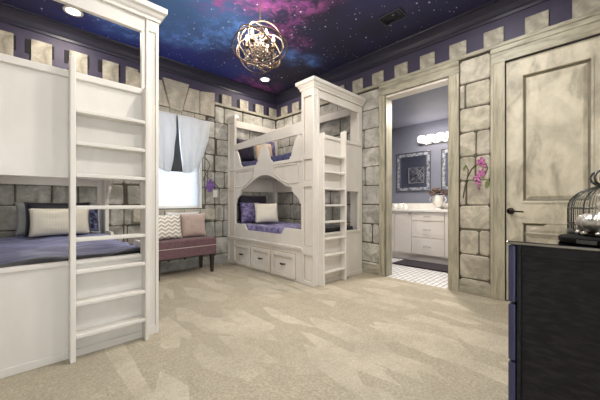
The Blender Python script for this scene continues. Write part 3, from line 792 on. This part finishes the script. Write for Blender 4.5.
# upper right bunk
mattress(2.595, 3.425, 2.46, 4.262, 1.472, 1.61, 'dark mattress on the upper deck of the right bunk')
duvet(2.555, 3.445, 2.415, 4.22, 1.665, .14, M['indigo'], 5.2, .016, (4, 4), 'indigo patterned duvet showing between the pickets of the upper bunk')
G3 = 'pillows on the upper right bunk'
pillow(.36, .42, .11, (2.76, 4.17, 1.685), (-9, 0, 0), M['plum'], 'dark plum pillow left of the peach one on the upper bunk', G3)
pillow(.38, .38, .11, (3.05, 4.02, 1.685), (-10, 0, 5), M['peach'], 'peach satin pillow in the middle of the upper bunk head', G3)
pillow(.34, .46, .11, (3.25, 4.185, 1.685), (-6, 0, 0), M['plumpat'], 'violet patterned pillow right of the peach one on the upper bunk', G3)

# ------------------------------------------------------------------ bench and cushions
bx0, bx1, by0, by1 = 1.20, 2.055, 3.885, 4.325
be = thing('bench', ((bx0+bx1)/2, (by0+by1)/2, 0), 'mauve upholstered bench with dark tapered legs under the window', 'bench')
B(bx0, bx1, by0, by1, .262, .392).build('upholstered_base', M['mauve'], be, bevel=.012)
m = MB(); m.grid(26, 18, lambda u, v: (bx0+(bx1-bx0)*u, by0+(by1-by0)*v, .488+.022*(max(0, (1-(2*u-1)**4)*(1-(2*v-1)**4)))**.5))
mm = MB(); mm.box(bx0, bx1, by0, by1, .396, .488)
me_ = m.bm; 
seat = mm.build('seat_cushion', M['mauve'], be, bevel=.014)
m.build('seat_top', M['mauve'], seat)
m = MB(); m.tube([(bx0-.003, by0-.003, .394), (bx1+.003, by0-.003, .394), (bx1+.003, by1, .394), (bx0-.003, by1, .394)], .006, 6, closed=True)
m.build('piping', M['piping'], be)
for x, y in ((bx0+.055, by0+.04), (bx1-.055, by0+.04), (bx0+.055, by1-.04), (bx1-.055, by1-.04)):
    m = MB(); a, b_ = .028, .018
    m.hexa([(x-b_, y-b_, 0), (x+b_, y-b_, 0), (x+b_, y+b_, 0), (x-b_, y+b_, 0), (x-a, y-a, .264), (x+a, y-a, .264), (x+a, y+a, .264), (x-a, y+a, .264)])
    m.build('leg', M['walnut'], be, bevel=.003)
G4 = 'cushions on the mauve bench'
pillow(.50, .36, .09, (1.70, 4.215, .515), (-5, 0, 0), M['pearl'], 'pearl white cushion at the back against the stone ledge', G4, name='cushion', pinch=.09)
pillow(.36, .34, .13, (1.78, 4.035, .514), (-11, 0, -4), M['taupe'], 'taupe velvet cushion at the right in front of the pearl one', G4, name='cushion')
pillow(.40, .34, .12, (1.40, 3.985, .514), (-12, 0, 4), M['chevron'], 'white chevron cushion at the left end of the bench', G4, name='cushion')

# ------------------------------------------------------------------ painted orchids, switch
def orchid(f, stems, flowers, leaves, mat, r, label, loc):
    root = thing('orchid_spray', loc, label, 'wall flower', 'orchid sprays on the stone walls')
    s = MB(f)
    for st in stems: s.tube([(a, b, .012) for a, b in st], .006, 6)
    s.build('stem', M['stem'], root)
    if leaves:
        for (a, b, w, h, ang) in leaves:
            l = MB(f)
            pts = [(math.cos(t)*w, math.sin(t)*h) for t in [2*PI*k/12 for k in range(12)]]
            pts = [(a+p*math.cos(ang)-q*math.sin(ang), b+p*math.sin(ang)+q*math.cos(ang)) for p, q in pts]
            l.extr([(p, q, .011) for p, q in pts], (0, 0, .004))
            l.build('leaf', M['leaf'], root)
    for i, (a, b, sc) in enumerate(flowers):
        rr = r*sc; fl = MB(f); ph = random.uniform(0, 1)
        for k in range(5):
            an = ph+2*PI*k/5; L = rr*(1 if k % 2 else .85)
            def fn(u, v, an=an, L=L):
                w = L*.30*math.sin(PI*min(1, .08+u*.92))**.7*(2*v-1)
                p = u*L
                return (a+p*math.cos(an)-w*math.sin(an), b+p*math.sin(an)+w*math.cos(an), .014+.02*u*u+.006*(1-(2*v-1)**2))
            fl.grid(6, 4, fn)
        fo = fl.build('flower', mat, root, solid=.002)
    return root
def onR(px, py):
    u = (px-300)/F_PX; s, c = math.sin(YAW), math.cos(YAW); D = XW/(s+c*u); return (D*(c-s*u), 1-D*(py-HOR)/F_PX)
def onW(px, py):
    u = (px-300)/F_PX; s, c = math.sin(YAW), math.cos(YAW); D = YW/(c-s*u); return (D*(s+c*u), 1-D*(py-HOR)/F_PX)
fRo = lambda a, b, w: (XW-w, a, b)
fWo = lambda a, b, w: (a, YW-w, b)
orchid(fRo, [[onR(*p) for p in ((463.5, 198), (465, 188), (468, 177), (468.5, 170), (466, 165))], [onR(*p) for p in ((468, 177), (472, 169), (478, 163), (483, 160))], [onR(*p) for p in ((486, 164), (488, 168), (486, 173), (481, 176))]],
       [(*onR(482, 161), 1), (*onR(484, 165), .8), (*onR(479, 163), .6), (*onR(481, 174), 1), (*onR(478, 178), .95), (*onR(483, 172), .8), (*onR(479, 183), .75), (*onR(479.5, 188.5), .4)],
       [(*onR(487.5, 184), .02, .045, .2), (*onR(465, 168), .014, .03, .4)], M['petalpink'], .046, 'pink orchid spray on the stone between the two doors', (XW-.012, .95, 1.1))
orchid(fWo, [[onW(*p) for p in ((203, 181), (205, 174), (210, 166), (207, 160), (203, 157))], [onW(*p) for p in ((209, 184), (213, 182), (216, 185), (218, 188))], [onW(*p) for p in ((205, 174), (209, 179), (210, 184))]],
       [(*onW(209, 184), 1.15), (*onW(207.5, 187), .8), (*onW(211.5, 186), .8), (*onW(209.7, 190), .7)], None, M['petalviolet'], .075, 'violet orchid spray on the stone beside the window', (2.17, YW-.012, 1.1))
a, b = onW(215, 193.6)
sw = tag(B(a-.037, a+.037, YW-.016, YW-.008, b-.06, b+.06).build('light_switch', M['white'], bevel=.003), 'white light switch plate on the stone below the violet orchid', 'light switch')
B(a-.016, a+.016, YW-.021, YW-.0155, b-.033, b+.033).build('rocker', M['white'], sw, bevel=.002)

# ------------------------------------------------------------------ ceiling: chandelier, recessed lights, vent
cx, cy, cz = 1.606, 2.203, 2.455
ch = thing('chandelier', (cx, cy, cz-.25), 'bronze orb chandelier with crystal strands and lit candle bulbs', 'chandelier')
R_ = .232
def circ(rad, nx, n=56, c=(cx, cy, cz)):
    q = Vector((0, 0, 1)).rotation_difference(Vector(nx).normalized())
    return [Vector(c)+q @ Vector((rad*math.cos(2*PI*k/n), rad*math.sin(2*PI*k/n), 0)) for k in range(n)]
for nx, rr in (((1, .55, .25), R_*.97), ((.15, 1, -.35), R_*.95), ((.9, -.35, .5), R_*.93), ((-.6, -.55, .45), R_*.96), ((.10, .18, 1), R_*1.10), ((.62, -.3, 1), R_*1.0)):
    m = MB(); m.tube(circ(rr, nx), .0055, 8, closed=True); m.build('ring', M['orb'], ch)
m = MB(); m.tube([(cx, cy, cz+R_-.01), (cx, cy, cz-.10)], .007); m.lathe([(0, cz-.125), (.012, cz-.118), (.022, cz-.1), (.014, cz-.08), (.012, cz-.02), (.02, cz), (.012, cz+.02), (.008, cz+.06)], (cx, cy, 0), 14)
m.build('stem', M['orb'], ch)
m = MB(); zz = cz+R_
k = 0
while zz < ZC-.05:
    q = [Vector((cx+(.008*math.cos(t) if k % 2 else 0), cy+(0 if k % 2 else .008*math.cos(t)), zz+.014+.014*math.sin(t))) for t in [2*PI*j/12 for j in range(12)]]
    m.tube(q, .0022, 5, closed=True); zz += .024; k += 1
m.build('chain', M['orb'], ch)
m = MB(); m.lathe([(0, ZC-.035), (.02, ZC-.032), (.055, ZC-.012), (.06, ZC)], (cx, cy, 0), 20); m.build('ceiling_canopy', M['orb'], ch)
for k in range(6):
    a = 2*PI*k/6+.35; ca, sa = math.cos(a), math.sin(a); r0 = .125
    m = MB(); m.tube([(cx+ca*r0*t, cy+sa*r0*t, cz-.06-.05*math.sin(PI*t)+.06*t) for t in [j/8 for j in range(9)]], .005, 6)
    m.lathe([(.004, cz-.005), (.024, cz), (.026, cz+.008), (.012, cz+.01), (.010, cz+.06)], (cx+ca*r0, cy+sa*r0, 0), 12)
    arm = m.build('arm', M['orb'], ch)
    m = MB(); m.lathe([(.008, cz+.06), (.013, cz+.072), (.013, cz+.085), (.006, cz+.105), (.001, cz+.118)], (cx+ca*r0, cy+sa*r0, 0), 10); m.build('bulb', M['bulb'], arm)
    m = MB()
    for j in range(7): m.sphere((cx+ca*r0*1.0, cy+sa*r0*1.0, cz-.015-.021*j), .0085, 8, 6)
    m.build('crystal_drop', M['crystal'], arm)
    a2 = 2*PI*(k+1)/6+.35
    m = MB(); pA = Vector((cx+ca*.15, cy+sa*.15, cz-.03)); pB = Vector((cx+math.cos(a2)*.15, cy+math.sin(a2)*.15, cz-.03))
    for j in range(13):
        t = j/12; p = pA.lerp(pB, t); p.z -= .115*math.sin(PI*t); m.sphere(p, .0075, 7, 5)
    for j in range(10):
        t = j/9; p = pA.lerp(Vector((cx, cy, cz-.19)), t); p.z -= .03*math.sin(PI*t); m.sphere(p, .007, 7, 5)
    m.build('crystal_swag', M['crystal'], ch)
m = MB()
for k in range(14):
    a = 2*PI*k/14
    for j in range(6): m.sphere((cx+.055*math.cos(a), cy+.055*math.sin(a), cz+.075-.03*j), .010, 7, 5, (1, 1, 1.3))
m.build('crystal_column', M['crystal'], ch)

def can(x, y, label):
    r = thing('recessed_light', (x, y, ZC-.012), label, 'ceiling light', 'recessed ceiling lights')
    m = MB(); m.lathe([(.062, ZC-.004), (.07, ZC-.010), (.088, ZC-.006), (.09, ZC)], (x, y, 0), 28); m.build('trim_ring', M['white'], r)
    m = MB(); m.lathe([(0, ZC-.006), (.05, ZC-.006), (.063, ZC-.004)], (x, y, 0), 28); m.build('lens', M['can'], r)
can(.395, 3.90, 'lit recessed ceiling light seen through the top of the left bunk')
can(2.90, 3.84, 'lit recessed ceiling light below the chandelier, near the far corner')
ve = thing('ceiling_vent', (2.94, 1.575, ZC-.012), 'dark louvred air vent on the ceiling above the bathroom door', 'vent')
m = MB()
for q in ((2.84, 2.865, 1.44, 1.71), (3.015, 3.04, 1.44, 1.71), (2.865, 3.015, 1.44, 1.462), (2.865, 3.015, 1.688, 1.71)): m.box(q[0], q[1], q[2], q[3], ZC-.012, ZC)
m.build('frame', M['crown'], ve, bevel=.003)
m = MB()
for k in range(9):
    x = 2.872+.0165*k
    m.hexa([(x, 1.462, ZC-.010), (x+.003, 1.462, ZC-.010), (x+.003, 1.688, ZC-.010), (x, 1.688, ZC-.010), (x+.010, 1.462, ZC), (x+.013, 1.462, ZC), (x+.013, 1.688, ZC), (x+.010, 1.688, ZC)])
m.build('louvres', M['blackgloss'], ve)

# ------------------------------------------------------------------ dresser and what stands on it
dx0, dx1, dy0, dy1, dz = 1.285, 2.45, -.28, .205, .862
d = thing('dresser', ((dx0+dx1)/2, (dy0+dy1)/2, 0), 'black lacquered dresser cropped at the right edge, side panel nearest', 'dresser')
m = MB(); m.box(dx0+.012, dx1, dy0, dy1, .05, dz-.0121); m.build('body', M['black'], d, bevel=.003)
m = MB()
for q in ((dy0, dy0+.05, .05, dz-.0121), (dy1-.012, dy1, .05, dz-.0121), (dy0+.05, dy1-.012, dz-.05, dz-.0121), (dy0+.05, dy1-.012, .05, .10)): m.box(dx0, dx0+.0125, q[0], q[1], q[2], q[3])
m.build('side_frame', M['black'], d, bevel=.003)
B(dx0-.006, dx1+.01, dy0, dy1+.028, dz-.012, dz).build('top', M['mirrortop'], d, bevel=.003)
for z0, z1 in ((.638, dz-.016), (.425, .632), (.212, .419), (.06, .206)):
    dr = B(dx0+.002, dx1-.004, dy1+.003, dy1+.026, z0, z1).build('drawer', M['edgeblue'], d, bevel=.006)
    for xx in (dx0+.3, dx1-.3):
        m = MB(); m.tube([(xx-.05, dy1+.024, (z0+z1)/2), (xx-.045, dy1+.045, (z0+z1)/2), (xx+.045, dy1+.045, (z0+z1)/2), (xx+.05, dy1+.024, (z0+z1)/2)], .005, 6); m.build('handle', M['chrome'], dr)
B(dx0+.03, dx1-.03, dy0+.02, dy1-.02, 0, .055).build('plinth', M['black'], d)
# tray
tx, ty = 1.418, -.018
tr = thing('tray', (tx, ty, dz), 'round black velvet tray under the silver pumpkin on the dresser', 'tray')
m = MB(); m.lathe([(0, dz+.001), (.116, dz+.001), (.120, dz+.005), (.120, dz+.018), (.116, dz+.022), (0, dz+.022)], (tx, ty, 0), 48); m.build('tray_base', M['blacktray'], tr)
m = MB()
for k in range(10):
    a0, a1 = math.radians(146+k*2.4), math.radians(146+(k+1)*2.4)
    m.hexa([(tx+r*math.cos(a), ty+r*math.sin(a), z) for z in (dz+.005, dz+.017) for r, a in ((.1198, a0), (.1215, a0), (.1215, a1), (.1198, a1))])
m.build('rim_patch', M['pewter'], tr)  # grey patch on the tray rim
# silver pumpkin
px_, py_, pz_ = 1.462, -.012, dz+.0225
pk = thing('pumpkin_ornament', (px_, py_, pz_), 'ribbed silver pumpkin ornament on the black tray', 'ornament')
m = MB(); m.lathe([(.0, .010), (.03, .004), (.044, .007), (.062, .021), (.071, .040), (.070, .056), (.060, .070), (.045, .078), (.02, .076), (.0, .072)], (px_, py_, pz_), 96, lambda a: 1-.10*(abs(math.cos(a*4.5))**6))
m.build('pumpkin_body', M['silver'], pk)
m = MB(); m.lathe([(.026, .070), (.016, .080), (.010, .092), (.017, .102), (.015, .112), (.008, .121), (.015, .134), (.014, .146), (.0, .156)], (px_, py_, pz_), 20); m.build('stem', M['silver'], pk)
for k in range(9):
    m = MB(); a = 2*PI*k/9+.2; m.sphere((px_+.060*math.cos(a), py_+.060*math.sin(a), pz_+.009), .009, 8, 6, (1.3, 1.3, 1))
    m.build('scroll_foot', M['silver'], pk)
# birdcage
gx, gy, gz = 1.905, -.024, dz
bc = thing('birdcage', (gx, gy, gz), 'domed wire birdcage with a crown top at the right edge', 'birdcage')
m = MB(); m.lathe([(.0, 0), (.128, 0), (.131, .006), (.131, .012), (.12, .016), (.0, .016)], (gx, gy, gz), 40); m.build('base', M['pewter'], bc)
for k in range(12):
    a = 2*PI*k/12+.1; pts = [(gx+.127*math.cos(a), gy+.127*math.sin(a), gz+.015), (gx+.127*math.cos(a), gy+.127*math.sin(a), gz+.115)]
    for j in range(1, 10):
        t = j/9*PI/2; pts.append((gx+.127*math.cos(t)*math.cos(a), gy+.127*math.cos(t)*math.sin(a), gz+.115+.10*math.sin(t)))
    m = MB(); m.tube(pts, .0024, 6); m.build('wire', M['pewter'], bc)
m = MB()
for k in range(72):
    a = 2*PI*k/72; m.tube([(gx+.1255*math.cos(t)*math.cos(a), gy+.1255*math.cos(t)*math.sin(a), gz+(.015 if j == 0 else .115+.099*math.sin(t))) for j, t in enumerate([0]+[PI/2*q/6*.93 for q in range(7)])], .0007, 4)
for z_ in [.025+.012*q for q in range(8)]: m.tube(circ(.1255, (0, 0, 1), 36, (gx, gy, gz+z_)), .0006, 4, closed=True)
m.build('wire_mesh', M['pewter'], bc)
m = MB()
for z_ in (.04, .115): m.tube(circ(.128, (0, 0, 1), 40, (gx, gy, gz+z_)), .003, 6, closed=True)
m.build('band', M['pewter'], bc)
m = MB(); m.lathe([(.03, .212), (.034, .216), (.03, .222), (.0, .224)], (gx, gy, gz), 20)
for k in range(6):
    a = 2*PI*k/6+.3; m.tube([(gx+r*math.cos(a), gy+r*math.sin(a), gz+z_) for r, z_ in ((.028, .22), (.046, .235), (.052, .255), (.042, .276), (.02, .288), (.004, .280))], .005, 7)
m.sphere((gx, gy, gz+.294), .013, 12, 8)
m.build('crown_finial', M['pewter'], bc)

# ------------------------------------------------------------------ bathroom beyond the doorway
XB, ZB = 5.42, 2.50
struct(B(XB, XB+.12, .2, 3.7, 0, ZB).build('wall_bathroom', M['bluegrey'], origin=(0, 0, 0)))
struct(B(XW+.15, XB, 3.55, 3.7, 0, ZB).build('wall_bath_left', M['bluegrey'], origin=(0, 0, 0)))
struct(B(XW+.15, XB, .2, .35, 0, ZB).build('wall_bath_right', M['bluegrey'], origin=(0, 0, 0)))
bk = MB()
for a, b, z0, z1 in wall_boxes(.2, 3.7, 0, ZB, [(DY0, DY1, 0, DZ), (-1, EY1, 0, EZ)]): bk.box(XW+.1505, XW+.16, a, b, z0, z1)
struct(bk.build('wall_bath_near', M['bluegrey'], origin=(0, 0, 0)))
struct(B(XW+.15, XB+.12, .2, 3.7, ZB, ZB+.08).build('ceiling', M['bluegrey'], origin=(0, 0, 0)))
vx, vy0, vy1 = 4.85, .70, 2.90
XB_ = XB; XB = XB-.003
va = thing('vanity_cabinet', ((vx+XB)/2, (vy0+vy1)/2, 0), 'ivory bathroom vanity with drawers seen through the doorway', 'vanity')
B(vx+.02, XB, vy0, vy1, .11, .85).build('body', M['vanity'], va)
B(vx+.08, XB, vy0+.02, vy1-.02, 0, .11).build('toe_kick', M['vanity'], va)
ct = MB(); ct.box(vx-.02, XB, vy0-.01, vy1+.01, .85, .892); ct.build('countertop', M['quartz'], va, bevel=.004)
B(XB-.02, XB, vy0, vy1, .892, .995).build('backsplash', M['quartz'], va, bevel=.003)
def pull(y, z, par, vert=False):
    m = MB(); L = .055
    if vert: m.tube([(vx+.0, y, z-L), (vx-.025, y, z-L), (vx-.025, y, z+L), (vx+.0, y, z+L)], .005, 6)
    else: m.tube([(vx+.0, y-L, z), (vx-.025, y-L, z), (vx-.025, y+L, z), (vx+.0, y+L, z)], .005, 6)
    m.build('handle', M['chrome'], par)
for y0, y1, zs in ((1.708, 2.241, ((.70, .845), (.42, .692), (.13, .412))), (.75, 1.16, ((.70, .845), (.42, .692), (.13, .412)))):
    for z0, z1 in zs:
        o = B(vx, vx+.0195, y0, y1, z0, z1).build('drawer', M['vanity'], va, bevel=.003); pull((y0+y1)/2, (z0+z1)/2, o)
for y0, y1 in ((2.249, 2.56), (2.568, 2.89), (1.168, 1.43), (1.438, 1.70)):
    o = B(vx, vx+.0195, y0, y1, .13, .845).build('door', M['vanity'], va, bevel=.003)
    m = MB(); m.sphere((vx-.012, y0+.03, .81), .012); m.build('knob', M['chrome'], o)
XB = XB_
def wall_mirror(y0, y1, z0, z1, label):
    r = thing('wall_mirror', (XB-.02, (y0+y1)/2, z0), label, 'mirror', 'bathroom wall mirrors')
    B(XB-.015, XB-.001, y0, y1, z0, z1).build('backing', M['bluegrey'], r)
    B(XB-.022, XB-.015, y0+.085, y1-.085, z0+.085, z1-.085).build('glass', M['mirror'], r)
    m = MB(); n = 22
    for k in range(n):
        a = y0+.06+(y1-y0-.12)*k/n; w = (y1-y0-.12)/n-.006
        for q in (z0+.022, z1-.075): m.box(XB-.024, XB-.015, a, a+w, q, q+.053)
    n2 = int((z1-z0-.14)/.028)
    for k in range(n2):
        a = z0+.08+(z1-z0-.16)*k/n2; w = (z1-z0-.16)/n2-.006
        for q in (y0+.022, y1-.075): m.box(XB-.024, XB-.015, q, q+.053, a, a+w)
    m.build('mirror_tiles', M['strip'], r, bevel=.002)
    m = MB()
    for e, w in ((0, .018), (.077, .010)):
        m.box(XB-.026, XB-.0145, y0+e, y0+e+w, z0+e, z1-e); m.box(XB-.026, XB-.0145, y1-e-w, y1-e, z0+e, z1-e)
        m.box(XB-.026, XB-.0145, y0+e+w, y1-e-w, z0+e, z0+e+w); m.box(XB-.026, XB-.0145, y0+e+w, y1-e-w, z1-e-w, z1-e)
    m.build('frame', M['chrome'], r, bevel=.002)
wall_mirror(2.135, 2.81, 1.22, 1.97, 'square mirror framed in mirror tiles above the vanity, fully in view')
wall_mirror(1.28, 1.955, 1.22, 1.97, 'mirror-tile framed mirror half hidden by the right doorway casing')
vl = thing('wall_lamp', (XB-.06, 2.02, 2.10), 'bar of lit frosted glass shades above the bathroom mirrors', 'wall light')
B(XB-.03, XB-.001, 1.70, 2.34, 2.085, 2.125).build('back_bar', M['chrome'], vl, bevel=.004)
for k in range(4):
    y = 2.275-.165*k
    m = MB(); m.lathe([(.03, 2.122), (.062, 2.13), (.072, 2.16), (.072, 2.205), (.062, 2.232), (.04, 2.238)], (XB-.085, y, 0), 20)
    m.build('lamp_shade', M['shade'], vl)
    m = MB(); m.tube([(XB-.03, y, 2.105), (XB-.085, y, 2.105), (XB-.085, y, 2.124)], .010, 8); m.build('lamp_arm', M['chrome'], vl)
# patterned art that the mirror shows
ar = thing('lattice_art', (XW+.17, 3.15, 1.50), 'pale lattice panel reflected in the bathroom mirror', 'wall art')
B(XW+.161, XW+.172, 2.96, 3.34, 1.50, 1.88).build('panel', M['bluegrey'], ar)
m = MB(); fa = lambda a, b: (XW+.176, 2.96+.38*a, 1.50+.38*b)
for rr in (.48, .33, .17):
    m.tube([fa(.5+rr, .5), fa(.5, .5+rr), fa(.5-rr, .5), fa(.5, .5-rr)], .012, 6, closed=True)
for q in ((0, 0), (1, 0), (1, 1), (0, 1)):
    m.tube([fa(q[0], q[1]), fa(.5+(q[0]-.5)*.3, .5+(q[1]-.5)*.3)], .008, 6)
    m.tube([fa(q[0]*.5+.0, q[1]), fa(q[0], q[1]*.5)], .007, 6) if q != (0, 0) else None
m.tube([fa(0, 0), fa(1, 0), fa(1, 1), fa(0, 1)], .012, 6, closed=True)
m.build('lattice', M['quartz'], ar)
# vase with dried flowers
vsx, vsy = 5.10, 1.90
vs = thing('vase', (vsx, vsy, .892), 'white footed urn vase of brown dried flowers on the vanity', 'vase')
m = MB(); m.lathe([(.0, .893), (.055, .893), (.058, .90), (.03, .915), (.024, .93), (.05, .955), (.082, 1.01), (.092, 1.07), (.09, 1.11), (.098, 1.125), (.09, 1.125), (.08, 1.10), (.0, 1.08)], (vsx, vsy, 0), 28)
m.build('urn', M['quartz'], vs)
for sgn in (1, -1):
    m = MB(); m.tube([(vsx, vsy+sgn*r, z) for r, z in ((.088, 1.095), (.125, 1.09), (.135, 1.05), (.11, 1.01), (.078, .995))], .007, 7); m.build('handle', M['quartz'], vs)
m = MB()
for k in range(46):
    a = random.uniform(0, 2*PI); r = .14*math.sqrt(random.random()); z = 1.125+.11*(1-(r/.15)**2)+random.uniform(-.02, .02)
    m.sphere((vsx+r*math.cos(a), vsy+r*math.sin(a), z), random.uniform(.018, .032), 7, 5, (1, 1, .8))
m.build('dried_flowers', M['dried'], vs)
def cup(x, y, h, r, label):
    m = MB(); m.lathe([(.0, .893), (r*.8, .893), (r, .90), (r, .893+h), (r*.88, .893+h), (r*.85, .91), (0, .91)], (x, y, 0), 20)
    return tag(m.build('cup', M['quartz']), label, 'cup', 'white cups on the vanity')
cup(5.08, 2.665, .085, .042, 'white cup at the far left of the vanity top, left of the other')
cup(5.14, 2.59, .10, .036, 'white tumbler on the vanity just right of the leftmost cup')
so = thing('soap_dispenser', (5.10, 2.475, .892), 'small white soap dispenser on the vanity under the mirror', 'dispenser')
m = MB(); m.lathe([(0, .893), (.034, .893), (.036, .90), (.034, .955), (.015, .972), (.012, .98)], (5.10, 2.475, 0), 18); m.build('bottle', M['quartz'], so)
m = MB(); m.tube([(5.10, 2.475, .978), (5.10, 2.475, 1.012), (5.07, 2.475, 1.014), (5.055, 2.475, 1.006)], .006, 7); m.build('pump', M['chrome'], so)
tag(B(4.385, 4.86, 1.25, 2.36, -.003, .018).build('bath_mat', M['matpile'], bevel=.008), 'dark plum bath mat on the white mosaic floor', 'bath mat')

# ------------------------------------------------------------------ light
def area(name, loc, rot, size, power, col, size_y=None, shape='DISK', spread=PI):
    l = bpy.data.lights.new(name, 'AREA'); l.shape = shape; l.size = size; l.energy = power; l.color = col; l.spread = spread
    if size_y: l.size_y = size_y
    o = bpy.data.objects.new(name, l); C.objects.link(o); o.location = loc; o.rotation_euler = rot; return o
WARM = (1, .90, .78); NEU = (1, .97, .93)
for k, (x, y, p) in enumerate(((.395, 3.90, 12), (2.90, 3.84, 12), (2.6, .75, 18), (1.6, .75, 18), (.35, .5, 15), (1.3, 1.7, 24))):  # the last is an unseen lamp added to brighten the right bunk front
    area('recessed_or_fill_lamp', (x, y, ZC-.016), (0, 0, 0), .12, p, WARM if k < 2 else NEU)
for k in range(6):
    a = 2*PI*k/6+.35
    l = bpy.data.lights.new('candle_lamp', 'POINT'); l.energy = 4.5; l.color = (1, .90, .78); l.shadow_soft_size = .02
    o = bpy.data.objects.new('candle_lamp', l); C.objects.link(o); o.location = (cx+.125*math.cos(a), cy+.125*math.sin(a), cz+.135)
for k in range(4):
    l = bpy.data.lights.new('vanity_lamp', 'POINT'); l.energy = 1.3; l.color = (1, .92, .82); l.shadow_soft_size = .05
    o = bpy.data.objects.new('vanity_lamp', l); C.objects.link(o); o.location = (XB-.22, 2.275-.165*k, 2.18)
area('bathroom_lamp', (4.3, 1.7, ZB-.02), (0, 0, 0), .3, 40, (1, .93, .85))
for x, y in ((.24, 3.5), (3.0, 3.4)):
    area('berth_fill', (x, y, 1.435), (0, 0, 0), .5, 3.2, (1, .95, .86))  # unseen fill added under each upper deck to brighten the lower bunks
# daylight: bright overcast sky outside the window
w = bpy.data.worlds.new('sky'); S.world = w; w.use_nodes = True
w.node_tree.nodes['Background'].inputs['Color'].default_value = (.76, .88, 1, 1)
w.node_tree.nodes['Background'].inputs['Strength'].default_value = 6.5
for nm, loc, rot, sx, sz in (('window_daylight', ((WX0+WX1)/2, YW+.17, (WZ0+WZ1)/2), (-PI/2, 0, 0), WX1-WX0, WZ1-WZ0), ('rear_fill', (-.225, Y0-.16, 1.05), (PI/2, 0, 0), .95, 2.1)):
    po = area(nm, loc, rot, sx, 1, (1, 1, 1), sz, 'RECTANGLE'); po.data.cycles.is_portal = True  # the rear portal serves the added fill opening behind the camera

# ------------------------------------------------------------------ camera
cam = bpy.data.cameras.new('camera'); cam.sensor_width = 36; cam.lens = F_PX/600*36; cam.shift_y = 3/600; cam.clip_start = .02
co = bpy.data.objects.new('camera', cam); C.objects.link(co); co.location = (0, 0, H_CAM); co.rotation_euler = (PI/2, 0, -YAW)
S.camera = co
S.view_settings.view_transform = 'Standard'; S.view_settings.look = 'None'; S.view_settings.gamma = 1
S.view_settings.use_curve_mapping = False; S.view_settings.exposure = 0.25
